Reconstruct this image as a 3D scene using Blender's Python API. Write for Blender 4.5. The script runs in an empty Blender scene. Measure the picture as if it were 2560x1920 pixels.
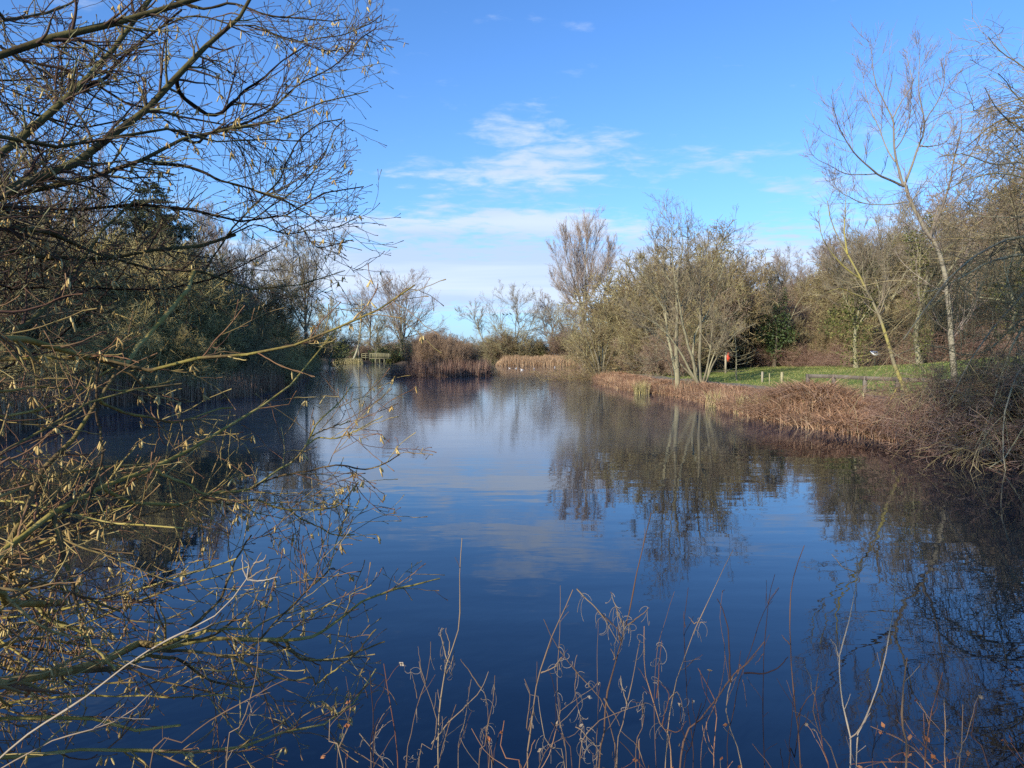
import bpy, math, random
import numpy as np

# ------------------------------------------------------------------ camera, sky, sun, exposure
scene = bpy.context.scene
COL = scene.collection
CAM_H = 2.2
FPX, CX, CY, HORIZ = 1778.0, 1280.0, 960.0, 886.0        # photograph pixels (2560 x 1920)
TILT = math.atan((CY - HORIZ) / FPX)
cam_d = bpy.data.cameras.new("camera")
cam_d.sensor_fit = 'HORIZONTAL'
cam_d.sensor_width = 36.0
cam_d.lens = 36.0 * FPX / 2560.0
cam_d.clip_start, cam_d.clip_end = 0.05, 6000.0
cam = bpy.data.objects.new("camera", cam_d)
COL.objects.link(cam)
cam.location = (0, 0, CAM_H)
cam.rotation_euler = (math.radians(90) - TILT, 0, 0)
scene.camera = cam

SUN_DIR = np.array([-0.63, -0.777, 0.0]); SUN_DIR /= np.linalg.norm(SUN_DIR)
SUN_EL = math.radians(23)
SUN_STRENGTH = 4.5
SKY_STRENGTH = 0.15

world = bpy.data.worlds.new("World")
scene.world = world
world.use_nodes = True
wn, wl = world.node_tree.nodes, world.node_tree.links
wn.clear()


def build_sky():
    N = lambda t, **k: _mk(wn, t, **k)
    out = N('ShaderNodeOutputWorld')
    bg = N('ShaderNodeBackground')
    bg.inputs['Strength'].default_value = SKY_STRENGTH
    wl.new(bg.outputs[0], out.inputs[0])
    sky = N('ShaderNodeTexSky')
    sky.sky_type = 'NISHITA'
    sky.sun_disc = False
    sky.sun_elevation = SUN_EL
    sky.sun_rotation = math.atan2(SUN_DIR[0], SUN_DIR[1])
    sky.altitude = 50
    sky.air_density = 1.0
    sky.dust_density = 0.4
    sky.ozone_density = 1.6
    hs = N('ShaderNodeMix'); hs.data_type = 'RGBA'; hs.blend_type = 'MULTIPLY'      # camera white balance of the clear sky
    hs.inputs[0].default_value = 1.0
    wl.new(sky.outputs[0], hs.inputs[6])
    hs.inputs[7].default_value = (0.42, 0.72, 1.12, 1)
    tc = N('ShaderNodeTexCoord')
    sep = N('ShaderNodeSeparateXYZ')
    wl.new(tc.outputs['Generated'], sep.inputs[0])

    def M(op, a, b=None, clamp=False):
        n = N('ShaderNodeMath'); n.operation = op; n.use_clamp = clamp
        for i, v in enumerate((a, b)):
            if v is None: continue
            if isinstance(v, (int, float)): n.inputs[i].default_value = v
            else: wl.new(v, n.inputs[i])
        return n.outputs[0]
    x, y, z = sep.outputs
    hz_ = N('ShaderNodeMix'); hz_.data_type = 'RGBA'          # pale air towards the horizon
    wl.new(M('MULTIPLY', M('POWER', 2.71828, M('MULTIPLY', M('MAXIMUM', z, 0.0), -9.0)), 0.92), hz_.inputs[0])
    wl.new(hs.outputs[2], hz_.inputs[6]); hz_.inputs[7].default_value = (2.30, 3.45, 4.9, 1)
    az = M('ARCTAN2', x, y)                       # compass bearing
    el = M('ARCSINE', z)                          # elevation
    zc = M('ADD', M('MAXIMUM', z, 0.0), 0.07)
    comb = N('ShaderNodeCombineXYZ')              # flat cloud layer seen in perspective
    wl.new(M('DIVIDE', x, zc), comb.inputs[0]); wl.new(M('DIVIDE', y, zc), comb.inputs[1])

    def noise(scale, detail, rough, dist=0.0, stretch=None):
        n = N('ShaderNodeTexNoise'); n.inputs['Scale'].default_value = scale
        n.inputs['Detail'].default_value = detail; n.inputs['Roughness'].default_value = rough
        n.inputs['Distortion'].default_value = dist
        if stretch:
            mp = N('ShaderNodeMapping'); mp.inputs['Scale'].default_value = stretch
            wl.new(comb.outputs[0], mp.inputs[0]); wl.new(mp.outputs[0], n.inputs['Vector'])
        else:
            wl.new(comb.outputs[0], n.inputs['Vector'])
        return n.outputs[0]
    n1 = noise(1.5, 7, 0.58, 0.25, (1.0, 1.35, 1))
    n2 = noise(6.5, 6, 0.6, 0.3, (1.0, 1.3, 1))
    nn = M('ADD', M('MULTIPLY', n1, 0.50), M('MULTIPLY', n2, 0.50))

    def blob(a0, e0, sa, se, amp):
        da = M('DIVIDE', M('SUBTRACT', az, a0), sa)
        de = M('DIVIDE', M('SUBTRACT', el, e0), se)
        r2 = M('ADD', M('MULTIPLY', da, da), M('MULTIPLY', de, de))
        return M('MULTIPLY', M('POWER', 2.71828, M('MULTIPLY', r2, -1.0)), amp)
    cov = None
    for b in ((0.03, 0.262, 0.098, 0.046, 0.27), (-0.03, 0.305, 0.07, 0.022, 0.13), (-0.12, 0.248, 0.09, 0.018, 0.13),
              (0.105, 0.378, 0.045, 0.016, 0.16), (0.10, 0.42, 0.03, 0.01, 0.10), (0.20, 0.45, 0.04, 0.01, 0.09), (-0.17, 0.355, 0.06, 0.02, 0.10), (0.26, 0.245, 0.10, 0.02, 0.14), (0.13, 0.29, 0.05, 0.012, 0.14), (0.40, 0.215, 0.10, 0.02, 0.17), (0.33, 0.255, 0.06, 0.014, 0.13), (0.47, 0.27, 0.06, 0.012, 0.10),
              (-0.10, 0.178, 0.24, 0.024, 0.22), (0.05, 0.178, 0.2, 0.02, 0.12),
              (-0.02, 0.112, 0.60, 0.040, 0.42), (0.0, 0.07, 1.2, 0.02, 0.12), (0.5, 0.16, 0.25, 0.03, 0.12),
              (-0.7, 0.15, 0.3, 0.05, 0.05), (0.7, 0.05, 0.5, 0.08, 0.1)):
        v = blob(*b)
        cov = v if cov is None else M('ADD', cov, v)
    dens = M('ADD', nn, cov)
    mr = N('ShaderNodeMapRange'); mr.interpolation_type = 'SMOOTHSTEP'
    mr.inputs['From Min'].default_value = 0.57; mr.inputs['From Max'].default_value = 0.82
    wl.new(dens, mr.inputs['Value'])
    alpha = M('MULTIPLY', mr.outputs[0], 0.88)
    # shaded bellies of the thick bank
    n3 = noise(0.75, 4, 0.5, 0.4, (0.55, 1.6, 1))
    mr2 = N('ShaderNodeMapRange')
    mr2.inputs['From Min'].default_value = 0.38; mr2.inputs['From Max'].default_value = 0.62
    wl.new(n3, mr2.inputs['Value'])
    cc = N('ShaderNodeMix'); cc.data_type = 'RGBA'
    wl.new(mr2.outputs[0], cc.inputs[0])
    cc.inputs[6].default_value = (2.75, 3.4, 4.7, 1)
    cc.inputs[7].default_value = (3.6, 4.1, 5.0, 1)
    mix = N('ShaderNodeMix'); mix.data_type = 'RGBA'
    wl.new(alpha, mix.inputs[0])
    wl.new(hz_.outputs[2], mix.inputs[6]); wl.new(cc.outputs[2], mix.inputs[7])
    wl.new(mix.outputs[2], bg.inputs[0])


def _mk(nodes, t, **k):
    n = nodes.new(t)
    for a, v in k.items(): setattr(n, a, v)
    return n


build_sky()
sun_d = bpy.data.lights.new("sun", 'SUN')
sun_d.energy = SUN_STRENGTH
sun_d.angle = math.radians(0.53)
sun_d.color = (1.0, 0.90, 0.74)
sun = bpy.data.objects.new("sun", sun_d)
COL.objects.link(sun)
from mathutils import Vector
sv = Vector((SUN_DIR[0] * math.cos(SUN_EL), SUN_DIR[1] * math.cos(SUN_EL), math.sin(SUN_EL)))
sun.rotation_euler = sv.to_track_quat('Z', 'Y').to_euler()
sun.location = (-40, -40, 40)

scene.view_settings.view_transform = 'Standard'
scene.view_settings.look = 'None'
scene.view_settings.exposure = 0.55
scene.view_settings.gamma = 1.0
scene.render.engine = 'CYCLES'
scene.cycles.max_bounces = 6
scene.cycles.diffuse_bounces = 2
scene.cycles.glossy_bounces = 3
scene.cycles.transparent_max_bounces = 4
scene.cycles.use_denoising = False

# ------------------------------------------------------------------ helpers
RNG = np.random.default_rng(7)
_ct, _st = math.cos(TILT), math.sin(TILT)


def pix(px, py, Y):
    """A point of the place at distance Y that the photograph shows at pixel (px, py)."""
    a, b = (px - CX) / FPX, (CY - py) / FPX
    d = np.array([a, _ct + b * _st, -_st + b * _ct])
    s = Y / d[1]
    return np.array([0, 0, CAM_H]) + d * s


def nrm(v):
    return v / np.maximum(np.linalg.norm(v, axis=-1, keepdims=True), 1e-9)


def put(o, parent=None):
    COL.objects.link(o)
    if parent is not None: o.parent = parent
    return o


def thing(name, label, cat, loc=(0, 0, 0), rz=0.0, group=None, scale=None):
    o = bpy.data.objects.new(name, None)
    o.empty_display_size = 0.3
    COL.objects.link(o)
    o.location = loc; o.rotation_euler = (0, 0, rz)
    if scale is not None: o.scale = (scale,) * 3 if isinstance(scale, (int, float)) else scale
    return tag(o, label, cat, group)


def tag(o, label=None, cat=None, group=None, kind=None):
    if label: o['label'] = label
    if cat: o['category'] = cat
    if group: o['group'] = group
    if kind: o['kind'] = kind
    return o


def quad_mesh(name, V, F, mat, attr=None, smooth=True):
    me = bpy.data.meshes.new(name)
    V = np.asarray(V, np.float32); F = np.asarray(F, np.int32)
    k = F.shape[1]
    me.vertices.add(len(V)); me.vertices.foreach_set('co', V.ravel())
    me.loops.add(F.size); me.loops.foreach_set('vertex_index', F.ravel())
    me.polygons.add(len(F)); me.polygons.foreach_set('loop_start', np.arange(0, F.size, k, dtype=np.int32))
    if smooth: me.polygons.foreach_set('use_smooth', np.ones(len(F), bool))
    if attr is not None:
        a = me.attributes.new('v', 'FLOAT', 'POINT')
        a.data.foreach_set('value', np.asarray(attr, np.float32))
    me.update(calc_edges=True)
    if mat: me.materials.append(mat)
    return me


class Acc:
    """Collects tubes, ribbons, leaves and boxes for ONE mesh."""
    def __init__(self): self.V, self.F, self.A, self.n = [], [], [], 0

    def raw(self, V, F, A):
        self.V.append(V); self.F.append(F + self.n); self.A.append(A); self.n += len(V)

    def tubes(self, P, R, sides=3, v=None, rng=RNG):
        N, K, _ = P.shape
        if N == 0: return self
        T = np.empty_like(P); T[:, 1:-1] = P[:, 2:] - P[:, :-2]; T[:, 0] = P[:, 1] - P[:, 0]; T[:, -1] = P[:, -1] - P[:, -2]
        T = nrm(T)
        D = np.abs(P[:, -1] - P[:, 0]); ref = np.zeros((N, 3)); ref[np.arange(N), D.argmin(1)] = 1
        U = nrm(np.cross(T, ref[:, None, :])); W = np.cross(T, U)
        th = np.arange(sides) * 2 * np.pi / sides
        c, s = np.cos(th)[None, None, :, None], np.sin(th)[None, None, :, None]
        V = P[:, :, None, :] + R[:, :, None, None] * (c * U[:, :, None, :] + s * W[:, :, None, :])
        idx = np.arange(N * K * sides).reshape(N, K, sides)
        a, b = idx[:, :-1], idx[:, 1:]
        F = np.stack([a, np.roll(a, -1, 2), np.roll(b, -1, 2), b], -1).reshape(-1, 4)
        if v is None: v = rng.random(N)
        A = np.repeat(np.broadcast_to(v, (N,)), K * sides)
        self.raw(V.reshape(-1, 3), F, A); return self

    def ribbons(self, P, Wd, side, v):
        """flat blades: P (N,K,3), Wd (N,K), side (N,3)"""
        N, K, _ = P.shape
        V = np.stack([P - side[:, None] * Wd[..., None] / 2, P + side[:, None] * Wd[..., None] / 2], 2)
        idx = np.arange(N * K * 2).reshape(N, K, 2)
        F = np.stack([idx[:, :-1, 0], idx[:, :-1, 1], idx[:, 1:, 1], idx[:, 1:, 0]], -1).reshape(-1, 4)
        self.raw(V.reshape(-1, 3), F, np.repeat(v, K * 2)); return self

    def leaves(self, C, size, rng, v=None):
        n = len(C)
        u = nrm(rng.normal(size=(n, 3))); w = nrm(np.cross(u, rng.normal(size=(n, 3))))
        s = size * rng.uniform(0.6, 1.3, (n, 1))
        V = np.stack([C - u * s * .5, C + w * s * .32, C + u * s * .5, C - w * s * .32], 1).reshape(-1, 3)
        F = np.arange(4 * n).reshape(n, 4)
        if v is None: v = rng.random(n)
        self.raw(V, F, np.repeat(v, 4)); return self

    def box(self, c, s, rz=0.0, tilt=0.0, v=0.5):
        c = np.array(c, float); h = np.array(s, float) / 2
        B = np.array([[x, y, z] for z in (-1, 1) for y in (-1, 1) for x in (-1, 1)]) * h
        ct, st = math.cos(tilt), math.sin(tilt)
        B = B @ np.array([[1, 0, 0], [0, ct, -st], [0, st, ct]]).T
        cr, sr = math.cos(rz), math.sin(rz)
        B = B @ np.array([[cr, -sr, 0], [sr, cr, 0], [0, 0, 1]]).T + c
        F = np.array([[0, 2, 3, 1], [4, 5, 7, 6], [0, 1, 5, 4], [2, 6, 7, 3], [0, 4, 6, 2], [1, 3, 7, 5]])
        self.raw(B, F, np.full(8, v)); return self

    def mesh(self, name, mat, smooth=True):
        return quad_mesh(name, np.concatenate(self.V), np.concatenate(self.F), mat, np.concatenate(self.A), smooth)

    def obj(self, name, mat, parent=None, smooth=True):
        return put(bpy.data.objects.new(name, self.mesh(name, mat, smooth)), parent)


def spline(pts, K):
    """Catmull-Rom through the given points, K samples evenly along its length."""
    p = np.asarray(pts, float)
    q = np.vstack([2 * p[0] - p[1], p, 2 * p[-1] - p[-2]])
    out = []
    for i in range(len(p) - 1):
        a, b, c, d = q[i:i + 4]
        t = np.linspace(0, 1, 12, endpoint=False)[:, None]
        out.append(.5 * ((2 * b) + (c - a) * t + (2 * a - 5 * b + 4 * c - d) * t ** 2 + (3 * b - a - 3 * c + d) * t ** 3))
    s = np.vstack(out + [p[-1:]])
    L = np.r_[0, np.cumsum(np.linalg.norm(np.diff(s, axis=0), axis=1))]
    x = np.linspace(0, L[-1], K)
    return np.stack([np.interp(x, L, s[:, j]) for j in range(s.shape[1])], 1)


def grow(rng, P, R, n=None, per_m=None, t=(.15, 1), ang=(30, 60), ln=(.3, .5), al=None, K=6, up=0.0, wig=.12, rs=.6, tip=.002,
         shape=.4, flat=0.0, rmax=None, zig=0.0):
    """Children branches of the branches P (N,K,3) with radii R (N,K)."""
    N, Kp, _ = P.shape
    L = np.linalg.norm(np.diff(P, axis=1), axis=2).sum(1)
    cnt = np.full(N, n) if per_m is None else rng.poisson(np.maximum(L * per_m, 0.01))
    idx = np.repeat(np.arange(N), cnt); M = len(idx)
    if M == 0: return np.zeros((0, K, 3)), np.zeros((0, K))
    tt = rng.uniform(t[0], t[1], M) * .999
    f = tt * (Kp - 1); i = f.astype(int); fr = (f - i)[:, None]
    p = P[idx, i] * (1 - fr) + P[idx, i + 1] * fr
    tan = nrm(P[idx, i + 1] - P[idx, i])
    perp = rng.normal(size=(M, 3)); perp[:, 2] *= (1 - flat)
    perp = nrm(perp - (perp * tan).sum(1, keepdims=True) * tan)
    a = np.radians(rng.uniform(ang[0], ang[1], M))[:, None]
    d = np.cos(a) * tan + np.sin(a) * perp
    length = rng.uniform(*ln, M) * L[idx] if al is None else rng.uniform(*al, M)
    length = length * (1 - shape * tt)
    st = (length / (K - 1))[:, None]
    Q = np.empty((M, K, 3)); Q[:, 0] = p
    z = np.array([0, 0, 1.0]); sgn = 1
    zz = nrm(np.cross(d, rng.normal(size=(M, 3))))
    for k in range(1, K):
        d = nrm(d + up * z + wig * rng.normal(size=(M, 3)) + zig * sgn * zz); sgn = -sgn
        Q[:, k] = Q[:, k - 1] + d * st
    r0 = (R[idx, i] * (1 - fr[:, 0]) + R[idx, i + 1] * fr[:, 0]) * rs
    if rmax: r0 = np.minimum(r0, rmax)
    r0 = np.maximum(r0, tip)
    s = np.linspace(0, 1, K)[None]
    return Q, r0[:, None] * (1 - s) ** .8 + tip * (1 - (1 - s) ** .8)


def resample(P, R, K):
    s = np.linspace(0, P.shape[1] - 1, K)
    i = np.minimum(s.astype(int), P.shape[1] - 2); f = (s - i)
    return (P[:, i] * (1 - f)[None, :, None] + P[:, i + 1] * f[None, :, None], R[:, i] * (1 - f) + R[:, i + 1] * f)


# ------------------------------------------------------------------ materials
def material(name):
    m = bpy.data.materials.new(name); m.use_nodes = True
    nt = m.node_tree; b = nt.nodes['Principled BSDF']
    b.inputs['Roughness'].default_value = .9
    b.inputs['Specular IOR Level'].default_value = .2
    return m, nt, b


def ramp_mat(name, stops, scale=0.0, rough=.9, amt=.45, detail=4, bump=0.0, bscale=20.0, spec=.2, stretch=None):
    """colour ramp over the per-branch value v plus object noise"""
    m, nt, b = material(name)
    n, l = nt.nodes, nt.links
    at = n.new('ShaderNodeAttribute'); at.attribute_name = 'v'
    cr = n.new('ShaderNodeValToRGB')
    while len(cr.color_ramp.elements) < len(stops): cr.color_ramp.elements.new(.5)
    for e, (p, c) in zip(cr.color_ramp.elements, stops):
        e.position = p; e.color = (*c, 1)
    src = at.outputs['Fac']
    if scale:
        tc = n.new('ShaderNodeTexCoord'); nz = n.new('ShaderNodeTexNoise')
        nz.inputs['Scale'].default_value = scale; nz.inputs['Detail'].default_value = detail
        vec = tc.outputs['Object']
        if stretch:
            mp = n.new('ShaderNodeMapping'); mp.inputs['Scale'].default_value = stretch; l.new(vec, mp.inputs[0]); vec = mp.outputs[0]
        l.new(vec, nz.inputs['Vector'])
        ma = n.new('ShaderNodeMath'); ma.operation = 'MULTIPLY_ADD'; ma.inputs[1].default_value = amt * 2.6
        sub = n.new('ShaderNodeMath'); sub.operation = 'SUBTRACT'; sub.inputs[1].default_value = .5
        l.new(nz.outputs[0], sub.inputs[0]); l.new(sub.outputs[0], ma.inputs[0]); l.new(src, ma.inputs[2]); src = ma.outputs[0]
        if bump:
            nb = n.new('ShaderNodeTexNoise'); nb.inputs['Scale'].default_value = bscale; nb.inputs['Detail'].default_value = 5
            l.new(vec, nb.inputs['Vector'])
            bp = n.new('ShaderNodeBump'); bp.inputs['Strength'].default_value = .8; bp.inputs['Distance'].default_value = bump
            l.new(nb.outputs[0], bp.inputs['Height']); l.new(bp.outputs[0], b.inputs['Normal'])
    l.new(src, cr.inputs[0]); l.new(cr.outputs[0], b.inputs['Base Color'])
    b.inputs['Roughness'].default_value = rough; b.inputs['Specular IOR Level'].default_value = spec
    return m


M_HAZEL = ramp_mat("hazel_bark", [(0, (0.017, 0.009, 0.005)), (.42, (0.038, 0.025, 0.013)), (.7, (0.070, 0.054, 0.020)), (1, (0.111, 0.098, 0.037))], 9, amt=.5, bump=.004, bscale=60)
M_HAZEL_MOSS = ramp_mat("mossy_hazel_bark", [(0, (0.066, 0.042, 0.020)), (.3, (0.159, 0.114, 0.049)), (.62, (0.261, 0.211, 0.052)), (1, (0.373, 0.304, 0.105))], 11, amt=.6, bump=.005, bscale=60)
M_TWIG = ramp_mat("hazel_twig", [(0, (0.058, 0.032, 0.025)), (.5, (0.109, 0.072, 0.051)), (.85, (0.159, 0.138, 0.065)), (1, (0.260, 0.260, 0.145))], 14, amt=.3)
M_TWIG_MOSS = ramp_mat("mossy_twig", [(0, (0.157, 0.078, 0.047)), (.4, (0.229, 0.139, 0.070)), (.75, (0.294, 0.221, 0.078)), (1, (0.386, 0.302, 0.125))], 14, amt=.35)
M_CATKIN = ramp_mat("catkin", [(0, (0.315, 0.203, 0.077)), (.5, (0.477, 0.339, 0.132)), (1, (0.592, 0.474, 0.216))], 200, amt=.3)
M_BARK_GREY = ramp_mat("grey_bark", [(0, (.10, .085, .06)), (.5, (.20, .18, .12)), (1, (.33, .31, .18))], 5, amt=.4, bump=.01, bscale=25)
M_BARK_PALE = ramp_mat("pale_lichen_bark", [(0, (0.133, 0.109, 0.078)), (.45, (0.242, 0.218, 0.148)), (.75, (0.235, 0.215, 0.120)), (1, (0.374, 0.343, 0.234))], 3.5, amt=.6, bump=.01, bscale=25)
M_ISLAND = ramp_mat("island_twig", [(0, (0.189, 0.126, 0.086)), (.5, (0.284, 0.197, 0.129)), (1, (0.396, 0.287, 0.195))], .8, amt=.45)
M_BRIDGE = ramp_mat("bridge_timber", [(0, (.13, .12, .065)), (.5, (.22, .20, .11)), (1, (.30, .27, .17))], 4, amt=.4)
M_SCRUB_WEST = ramp_mat("pale_olive_scrub_twig", [(0, (0.225, 0.163, 0.071)), (.4, (0.371, 0.288, 0.119)), (.75, (0.490, 0.400, 0.148)), (1, (0.663, 0.562, 0.249))], .7, amt=.45)
M_ALDER = ramp_mat("alder_twig", [(0, (.14, .11, .08)), (.5, (.215, .175, .12)), (.8, (.28, .235, .145)), (1, (.35, .305, .19))], 1.0, amt=.45)
M_ALDER_BARK = ramp_mat("alder_bark", [(0, (.12, .10, .07)), (.5, (.20, .18, .115)), (1, (.29, .265, .16))], 3.5, amt=.6, bump=.01, bscale=25)
M_BARK_MAUVE = ramp_mat("mauve_bark", [(0, (.13, .105, .085)), (.5, (.21, .18, .14)), (1, (.29, .26, .18))], 2.5, amt=.6, bump=.01, bscale=25)
M_TWIG_PALE = ramp_mat("pale_mauve_twig", [(0, (.24, .18, .155)), (.5, (.34, .265, .22)), (1, (.43, .36, .28))], 2, amt=.3)
M_BARK_LICHEN = ramp_mat("yellow_lichen_bark", [(0, (.14, .11, .07)), (.4, (.22, .195, .12)), (.7, (.29, .255, .085)), (1, (.34, .285, .075))], 1.6, amt=.7, bump=.01, bscale=25)
M_TWIG_GREY = ramp_mat("grey_twig", [(0, (0.149, 0.115, 0.086)), (.5, (0.230, 0.190, 0.132)), (1, (0.310, 0.270, 0.172))], 2, amt=.3)
M_TWIG_MAUVE = ramp_mat("mauve_twig", [(0, (0.180, 0.132, 0.114)), (.5, (0.264, 0.204, 0.174)), (1, (0.348, 0.294, 0.228))], 2, amt=.3)
M_SCRUB = ramp_mat("scrub_twig", [(0, (0.144, 0.103, 0.068)), (.4, (0.241, 0.186, 0.103)), (.75, (0.317, 0.268, 0.123)), (1, (0.454, 0.413, 0.213))], .7, amt=.45)
M_SCRUB_OLIVE = ramp_mat("olive_scrub_twig", [(0, (0.123, 0.088, 0.052)), (.4, (0.221, 0.166, 0.085)), (.75, (0.307, 0.243, 0.111)), (1, (0.443, 0.362, 0.195))], .7, amt=.45)
M_SCRUB_BROWN = ramp_mat("brown_scrub_twig", [(0, (0.154, 0.100, 0.077)), (.5, (0.270, 0.185, 0.131)), (1, (0.416, 0.316, 0.208))], .8, amt=.45)
M_BRAMBLE = ramp_mat("bramble_stem", [(0, (0.149, 0.081, 0.063)), (.5, (0.253, 0.155, 0.115)), (1, (0.380, 0.270, 0.190))], .9, amt=.4)
M_RUST = ramp_mat("rusty_stem", [(0, (.12, .05, .03)), (.5, (.24, .11, .055)), (1, (.36, .22, .12))], 6, amt=.4)
M_SEDGE = ramp_mat("withered_sedge", [(0, (0.170, 0.090, 0.055)), (.45, (0.339, 0.197, 0.119)), (.8, (0.458, 0.293, 0.182)), (1, (0.599, 0.450, 0.269))], .7, amt=.38)
M_REED = ramp_mat("dry_reed", [(0, (0.235, 0.142, 0.078)), (.5, (0.397, 0.257, 0.152)), (1, (0.505, 0.370, 0.230))], .25, amt=.3)
M_IRIS = ramp_mat("pale_iris_leaf", [(0, (.25, .23, .09)), (.5, (.37, .31, .14)), (1, (.48, .39, .22))], 1.0, amt=.3)
M_GRASS = ramp_mat("grass_blade", [(0, (0.098, 0.132, 0.033)), (.5, (0.176, 0.200, 0.054)), (1, (0.309, 0.275, 0.113))], .12, amt=.5)
M_IVY = ramp_mat("ivy_leaf", [(0, (.022, .040, .012)), (.5, (.05, .082, .022)), (1, (.10, .135, .04))], .9, amt=.4, rough=.55, spec=.4)
M_EVERGREEN = ramp_mat("evergreen_leaf", [(0, (0.045, 0.054, 0.019)), (.5, (0.096, 0.105, 0.032)), (1, (0.191, 0.182, 0.055))], .6, amt=.4, rough=.7)
M_FIR = ramp_mat("fir_needle", [(0, (0.057, 0.071, 0.040)), (.5, (0.124, 0.136, 0.069)), (1, (0.238, 0.221, 0.108))], .6, amt=.4)
M_STEM = ramp_mat("dead_stem", [(0, (0.107, 0.063, 0.041)), (.5, (0.196, 0.133, 0.083)), (1, (0.291, 0.222, 0.139))], 5, amt=.45)
M_STEM_DARK = ramp_mat("dark_dead_stem", [(0, (.03, .018, .018)), (.6, (.07, .042, .036)), (1, (.15, .09, .06))], 5, amt=.4)
M_STEM_PALE = ramp_mat("bleached_stem", [(0, (0.170, 0.128, 0.085)), (.5, (0.281, 0.221, 0.162)), (1, (0.374, 0.315, 0.238))], 7, amt=.4, stretch=(3, 3, .6))
M_CURL = ramp_mat("withered_leaf", [(0, (0.172, 0.134, 0.092)), (.5, (0.257, 0.208, 0.153)), (1, (0.337, 0.287, 0.220))], 20, amt=.3)
M_DEADLEAF = ramp_mat("dead_leaf", [(0, (.20, .07, .03)), (.5, (.30, .12, .05)), (1, (.38, .18, .08))], 20, amt=.3)
M_TIMBER = ramp_mat("weathered_timber", [(0, (.20, .17, .12)), (.5, (.34, .30, .21)), (1, (.46, .42, .29))], 4, amt=.4, stretch=(1, 1, .2))
M_TIMBER_PALE = ramp_mat("pale_timber", [(0, (0.231, 0.204, 0.109)), (.5, (0.340, 0.306, 0.170)), (1, (0.422, 0.388, 0.245))], 4, amt=.4)
M_TIMBER_DARK = ramp_mat("dark_timber", [(0, (0.075, 0.063, 0.053)), (.5, (0.150, 0.128, 0.105)), (1, (0.255, 0.217, 0.180))], 4, amt=.4)
M_RED = ramp_mat("red_buoy", [(0, (0.564, 0.046, 0.021)), (1, (0.738, 0.087, 0.036))], 3, amt=.3, rough=.5, spec=.4)
M_WHITE = ramp_mat("white_panel", [(0, (.74, .76, .76)), (1, (.84, .85, .85))], 3, amt=.3, rough=.4, spec=.4)
M_INK = ramp_mat("dark_print", [(0, (.06, .07, .10)), (1, (.10, .12, .16))], 3, amt=.3, rough=.4)
M_OCHRE = ramp_mat("ochre_print", [(0, (.50, .38, .14)), (1, (.56, .45, .2))], 3, amt=.3, rough=.4)
M_METAL_GREEN = ramp_mat("dark_green_metal", [(0, (.03, .05, .04)), (1, (.05, .075, .06))], 3, amt=.3, rough=.5, spec=.4)
M_BLACK = ramp_mat("dark_bin_plastic", [(0, (.035, .038, .055)), (1, (.06, .062, .085))], 3, amt=.3, rough=.5, spec=.4)
M_GULL = ramp_mat("white_plumage", [(0, (.62, .63, .66)), (1, (.82, .82, .82))], 10, amt=.2)
M_GULL_GREY = ramp_mat("grey_plumage", [(0, (.25, .27, .30)), (1, (.38, .40, .43))], 10, amt=.2)
M_DUCK = ramp_mat("brown_plumage", [(0, (.05, .038, .03)), (1, (.12, .09, .07))], 10, amt=.4)
M_CROW = ramp_mat("black_plumage", [(0, (.012, .012, .014)), (1, (.03, .03, .035))], 10, amt=.3)
M_BILL = ramp_mat("orange_bill", [(0, (.45, .18, .04)), (1, (.5, .22, .05))], 10, amt=.2)
M_PATH = ramp_mat("path_gravel", [(0, (.12, .10, .075)), (.5, (.19, .165, .125)), (1, (.27, .24, .19))], 6, amt=.5, detail=8, bump=.01, bscale=40)


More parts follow.
